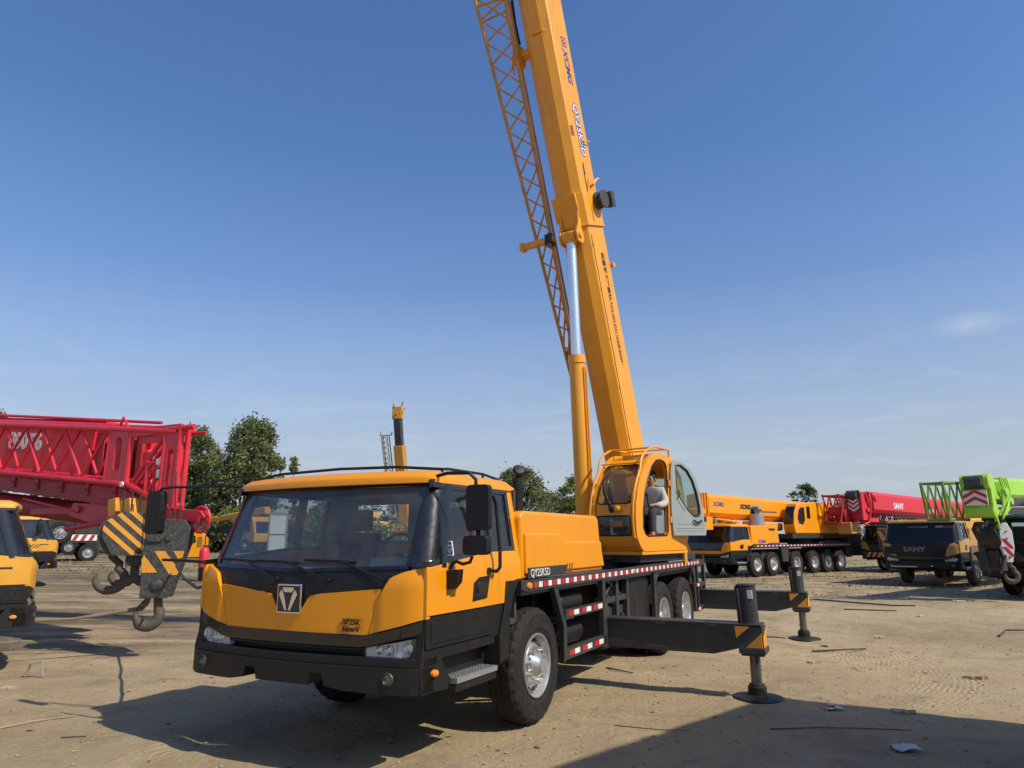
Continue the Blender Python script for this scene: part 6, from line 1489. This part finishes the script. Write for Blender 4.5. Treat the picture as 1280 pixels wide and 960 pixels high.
# undergrowth
r_ = random.Random(77); P_ = []; F_ = []
for k in range(26000):
    x = r_.uniform(-48, 4); y = 47 + .12*abs(x) + 6*r_.random(); hh = 2.3 + 1.6*noise.noise(Vector((x*.3, y*.3, 0))); p = Vector((x, y, gz(x, y) + max(.1, hh)*r_.random()**.8))
    s = r_.uniform(.1,.24); ax = Vector((r_.gauss(0,1), r_.gauss(0,1), r_.gauss(0,1))).normalized(); bx = ax.cross(Vector((r_.gauss(0,1), r_.gauss(0,1), r_.gauss(0,1)))).normalized(); o = len(P_)
    P_ += [p-ax*s, p+bx*s*.4, p+ax*s, p-bx*s*.4]; F_.append((o,o+1,o+2,o+3))
me = bpy.data.meshes.new('undergrowth'); me.from_pydata([tuple(p) for p in P_], [], F_); me.materials.append(M_lf3)
o = bpy.data.objects.new('undergrowth', me); COL.objects.link(o); tag(o, 'dense undergrowth below the trees at the back left', kind='stuff')

# ---------------- two unseen stacked containers added outside the frame to throw the shadow at lower right ----------------
SUN = Vector((1.1, -.70, 1.3)).normalized()
cd = Vector((-.72,-.69,0)).normalized(); ce = Vector((.69,-.72,0)).normalized(); cx0 = Vector((2.87,8.38,0)) + Vector((SUN.x,SUN.y,0))*(5.2/SUN.z)
M_caster = simple('caster_paint', (.10,.12,.14), .5, var=.2, dust=.2, zdust=.2)
co = thing('shadow_caster', 'unseen container block added beside the camera to cast a shadow, lower of two', 'container', tuple(cx0), math.atan2(cd.y, cd.x), 'added shadow casters')
m = MB()
for k in range(33):
    x = .12 + k*.175; m.box(x, x+.09, -.02, .0, .2, 2.45); m.box(x, x+.09, 2.44, 2.46, .2, 2.45)
m.box(.05,6.0,.0,2.44,.15,2.5); m.box(0,6.06,-.04,2.48,2.45,2.595); m.box(0,6.06,-.04,2.48,0.002,.17); m.box(-.0,.12,-.04,.08,0.002,2.595); m.box(5.94,6.06,-.04,.08,0.002,2.595)
# local +x runs along cd; +y must run along ce
if (Matrix.Rotation(math.atan2(cd.y, cd.x), 3, 'Z') @ Vector((0,1,0))).dot(ce) < 0:
    m.v = [Vector((p.x, -p.y, p.z)) for p in m.v]
m.build('caster_body', M_caster, co, .008)
c2_ = copy_tree(co); c2_.location.z = 2.6; c2_['label'] = 'unseen container block added on top of another to cast a shadow'

# ---------------- sky, sun, camera ----------------
el = math.asin(SUN.z)
w = bpy.data.worlds.new('World'); scene.world = w; w.use_nodes = True; nt = w.node_tree; nt.nodes.clear()
sky = nt.nodes.new('ShaderNodeTexSky'); sky.sky_type = 'NISHITA'; sky.sun_disc = False; sky.sun_elevation = el; sky.sun_rotation = math.atan2(SUN.x, SUN.y)
sky.altitude = 0; sky.air_density = 1.2; sky.dust_density = 1.3; sky.ozone_density = 4.5
bg = nt.nodes.new('ShaderNodeBackground'); bg.inputs[1].default_value = .104; ow = nt.nodes.new('ShaderNodeOutputWorld')
# faint wisps of cirrus low on the right
tc = nt.nodes.new('ShaderNodeTexCoord')
def wn(t, **kw): return N(nt, t, **kw)
mp = wn('ShaderNodeMapping'); mp.inputs['Scale'].default_value = (5.0,5.0,26.0); mp.inputs['Rotation'].default_value = (0,.10,0); nt.links.new(tc.outputs['Generated'], mp.inputs[0])
n1 = wn('ShaderNodeTexNoise', i_Scale=1.6, i_Detail=9.0, i_Roughness=.6, i_Distortion=.7); nt.links.new(mp.outputs[0], n1.inputs[0])
n2 = wn('ShaderNodeTexNoise', i_Scale=7.0, i_Detail=7.0, i_Roughness=.6, i_Distortion=.4); nt.links.new(tc.outputs['Generated'], n2.inputs[0])
sp_ = wn('ShaderNodeSeparateXYZ'); nt.links.new(tc.outputs['Generated'], sp_.inputs[0])
def mth(op, a, b_=None, clamp=False):
    n = wn('ShaderNodeMath', operation=op); n.use_clamp = clamp
    for k, v in enumerate((a, b_)):
        if v is None: continue
        if isinstance(v, (int, float)): n.inputs[k].default_value = v
        else: nt.links.new(v, n.inputs[k])
    return n.outputs[0]
zz = sp_.outputs[2]
band = mth('MULTIPLY', ramp(nt, zz, [(.02,(1,1,1)),(.06,(1,1,1)),(.30,(.0,.0,.0))]), ramp(nt, n1.outputs[0], [(.48,(0,0,0)),(.80,(.30,.30,.30))]))
cdir = Vector((.546,.801,.245)).normalized()
dot = wn('ShaderNodeVectorMath', operation='SUBTRACT'); dot.inputs[1].default_value = cdir; nt.links.new(tc.outputs['Generated'], dot.inputs[0])
sc = wn('ShaderNodeVectorMath', operation='MULTIPLY'); sc.inputs[1].default_value = (20, 20, 58); nt.links.new(dot.outputs[0], sc.inputs[0])
ln = wn('ShaderNodeVectorMath', operation='LENGTH'); nt.links.new(sc.outputs[0], ln.inputs[0])
blob = mth('MULTIPLY', ramp(nt, ln.outputs['Value'], [(.0,(1,1,1)),(1.0,(0,0,0))]), ramp(nt, n2.outputs[0], [(.35,(0,0,0)),(.65,(.5,.5,.5))]))
tint = mixc(nt, 1.0, sky.outputs[0], (.86,1.10,1.42), 'MULTIPLY')
tint = mixc(nt, ramp(nt, zz, [(.0,(.90,.90,.90)),(.10,(.76,.76,.76)),(.20,(.44,.44,.44)),(.34,(.12,.12,.12)),(.50,(.02,.02,.02)),(.75,(0,0,0))]), tint, (4.9,5.35,5.9))
cm = mixc(nt, mth('ADD', band, blob, True), tint, (7.6,7.9,8.4))
nt.links.new(cm, bg.inputs[0]); nt.links.new(bg.outputs[0], ow.inputs[0])
ld_ = bpy.data.lights.new('sun', 'SUN'); ld_.energy = 4.6; ld_.angle = R(.55); ld_.color = (1.0,.915,.76)
so = bpy.data.objects.new('sun', ld_); COL.objects.link(so); so.rotation_euler = (-SUN).to_track_quat('-Z', 'Y').to_euler()
cam = bpy.data.cameras.new('camera'); cam.lens = 24.75; cam.sensor_width = 36; cam.clip_end = 4000; cam.clip_start = .05
cobj = bpy.data.objects.new('camera', cam); COL.objects.link(cobj); cobj.location = (0, 0, 1.7346)
p_, r_l = .2161, -.0064
F = Vector((0, math.cos(p_), math.sin(p_))); U = Vector((0, -math.sin(p_), math.cos(p_))); Rt_ = Vector((1,0,0))
R2 = math.cos(r_l)*Rt_ + math.sin(r_l)*U; U2 = -math.sin(r_l)*Rt_ + math.cos(r_l)*U
cobj.rotation_euler = Matrix(((R2.x,U2.x,-F.x),(R2.y,U2.y,-F.y),(R2.z,U2.z,-F.z))).to_euler()
scene.camera = cobj
scene.render.engine = 'CYCLES'; scene.render.resolution_x = 1024; scene.render.resolution_y = 768
scene.cycles.max_bounces = 8; scene.cycles.transparent_max_bounces = 16
scene.view_settings.view_transform = 'Standard'; scene.view_settings.look = 'None'; scene.view_settings.exposure = 0.0; scene.view_settings.gamma = 1.0
# ---------------- the operator, seated at the levers in the open cab ----------------
def skin(name, verts, edges, radii, mat, root_i=0, sub=2):
    me = bpy.data.meshes.new(name); me.from_pydata([tuple(v) for v in verts], edges, [])
    o = bpy.data.objects.new(name, me); COL.objects.link(o)
    sk = o.modifiers.new('skin', 'SKIN'); sk.use_smooth_shade = True
    lay = me.skin_vertices[0] if me.skin_vertices else None
    if lay is None:
        bm = bmesh.new(); bm.from_mesh(me); bm.verts.layers.skin.verify(); bm.to_mesh(me); bm.free(); lay = me.skin_vertices[0]
    for i, r in enumerate(radii):
        lay.data[i].radius = r if isinstance(r, tuple) else (r, r); lay.data[i].use_root = (i == root_i)
    s = o.modifiers.new('sub', 'SUBSURF'); s.levels = sub; s.render_levels = sub
    dg = bpy.context.evaluated_depsgraph_get(); dg.update()
    nm = bpy.data.meshes.new_from_object(o.evaluated_get(dg)); bpy.data.objects.remove(o)
    nm.materials.clear(); nm.materials.append(mat); nm.polygons.foreach_set('use_smooth', [True]*len(nm.polygons))
    o = bpy.data.objects.new(name, nm); COL.objects.link(o); return o
M_skin = simple('skin', (.42,.24,.16), .55, var=.06, dust=.0); M_hood = simple('grey_hoodie_cloth', (.46,.44,.41), .9, var=.10, dust=.05, bump=.4); M_trou = simple('dark_trousers', (.03,.032,.038), .9, var=.15, dust=.05); M_hair = simple('black_hair', (.012,.010,.009), .6, var=.2, dust=.0)
PMx = TRUCKM @ SM @ Matrix.Translation((-.63, .88, 2.03)) @ Matrix.Rotation(R(6), 4, 'Z')
# local: x forward, z up, hips at origin height .1
def hand(V, E, RR, w, d, s):
    """palm with five bent fingers closing round a lever; w wrist index"""
    W = Vector(V[w]); d = Vector(d).normalized(); side = Vector((0, s, 0)); up = Vector((0,0,1))
    pi = len(V); V.append(W + d*.045); RR.append((.030,.018)); E.append((w, pi))
    pk = len(V); V.append(W + d*.085); RR.append((.036,.015)); E.append((pi, pk))
    for k, (o, L) in enumerate(((-.028,.030),(-.010,.034),(.010,.032),(.027,.026))):
        a = len(V); V += [W + d*.105 + side*o, W + d*(.105+L) + side*o - up*.018, W + d*(.10+L*.8) + side*o - up*.042]
        RR += [.0095,.0085,.0075]; E += [(pk,a),(a,a+1),(a+1,a+2)]
    a = len(V); V += [W + d*.05 + side*(-.040) + up*.01, W + d*.085 + side*(-.052) - up*.008]; RR += [.011,.009]; E += [(pi,a),(a,a+1)]
V = [(0,0,.10),(.02,0,.28),(.05,0,.44),(.06,0,.50),(.075,0,.555),(.090,0,.615),(.098,0,.68),(.088,0,.735)]
RR = [(.15,.11),(.14,.10),(.16,.10),(.06,.055),(.050,.050),(.072,.082),(.082,.095),(.066,.082)]
E = [(0,1),(1,2),(2,3),(3,4),(4,5),(5,6),(6,7)]
for s in (1,-1):
    a = len(V); V += [(.05,s*.17,.47),(.10,s*.23,.26),(.36,s*.17,.22)]; RR += [.056,.046,.032]; E += [(2,a),(a,a+1),(a+1,a+2)]
    hand(V, E, RR, a+2, (.9,-s*.25,.05), s)
    b_ = len(V); V += [(.04,s*.10,.08),(.46,s*.13,.13),(.52,s*.13,-.30),(.62,s*.13,-.33)]; RR += [.090,.062,.045,(.045,.03)]; E += [(0,b_),(b_,b_+1),(b_+1,b_+2),(b_+2,b_+3)]
body = skin('person', V, E, RR, M_skin)
body.matrix_world = PMx
tag(body, 'operator in light grey hooded top seated in the open crane cab, hands on levers', 'person')
# clothing: thicker shells over the same skeleton
V2 = [(0,0,.06),(.02,0,.28),(.05,0,.42),(.062,0,.515)]; R2_ = [(.175,.135),(.165,.125),(.17,.125),(.085,.08)]; E2 = [(0,1),(1,2),(2,3)]
for s in (1,-1):
    a = len(V2); V2 += [(.05,s*.175,.47),(.10,s*.235,.26),(.20,s*.21,.225),(.345,s*.172,.222)]; R2_ += [.080,.070,.062,.044]; E2 += [(2,a),(a,a+1),(a+1,a+2),(a+2,a+3)]
hd_ = skin('hoodie', V2, E2, R2_, M_hood); hd_.parent = body
hoodie_hood = skin('hood', [(-.05,0,.47),(-.03,0,.53),(.04,.085,.53),(.04,-.085,.53)], [(0,1),(1,2),(1,3)], [.06,.055,.035,.035], M_hood); hoodie_hood.parent = body
V3 = [(0,0,.06),(.04,.10,.08),(.46,.13,.13),(.51,.13,-.24),(.04,-.10,.08),(.46,-.13,.13),(.51,-.13,-.24)]
tr_ = skin('trousers', V3, [(0,1),(1,2),(2,3),(0,4),(4,5),(5,6)], [(.17,.12),.105,.078,.060,.105,.078,.060], M_trou); tr_.parent = body
m = MB()
m.lathe([(0,.105),(.05,.10),(.085,.07),(.100,.02),(.098,-.03),(.075,-.07),(.0,-.075)], (.066,0,.700), (-.25,0,1), 20); hr = m.build('hair', M_hair, body, sharp=180)
m = MB()
for s in (1,-1): m.lathe([(0,-.01),(.013,-.006),(.016,0),(.010,.008),(0,.01)], (.170,s*.032,.665), (1,0,0), 10)
m.build('eyes', simple('eye_dark', (.03,.02,.02), .3, var=0, dust=0), body)
m = MB(); m.prism([(.155,.675),(.192,.632),(.170,.624),(.155,.632)], 'y', -.014, .014); 
for s in (1,-1): m.lathe([(0,-.008),(.022,-.006),(.028,.0),(.018,.008),(0,.008)], (.085,s*.085,.65), (0,s,0), 12)
m.build('nose_and_ears', M_skin, body, .004)
m = MB().box(.150,.168,-.022,.022,.596,.604); m.build('mouth', M_inkred, body, .003)
m = MB()
for s in (1,-1): m.prism([(.45,-.42),(.45,-.30),(.55,-.28),(.70,-.36),(.72,-.42)], 'y', s*.13-.045, s*.13+.045)
m.build('shoes', M_hair, body, .02)
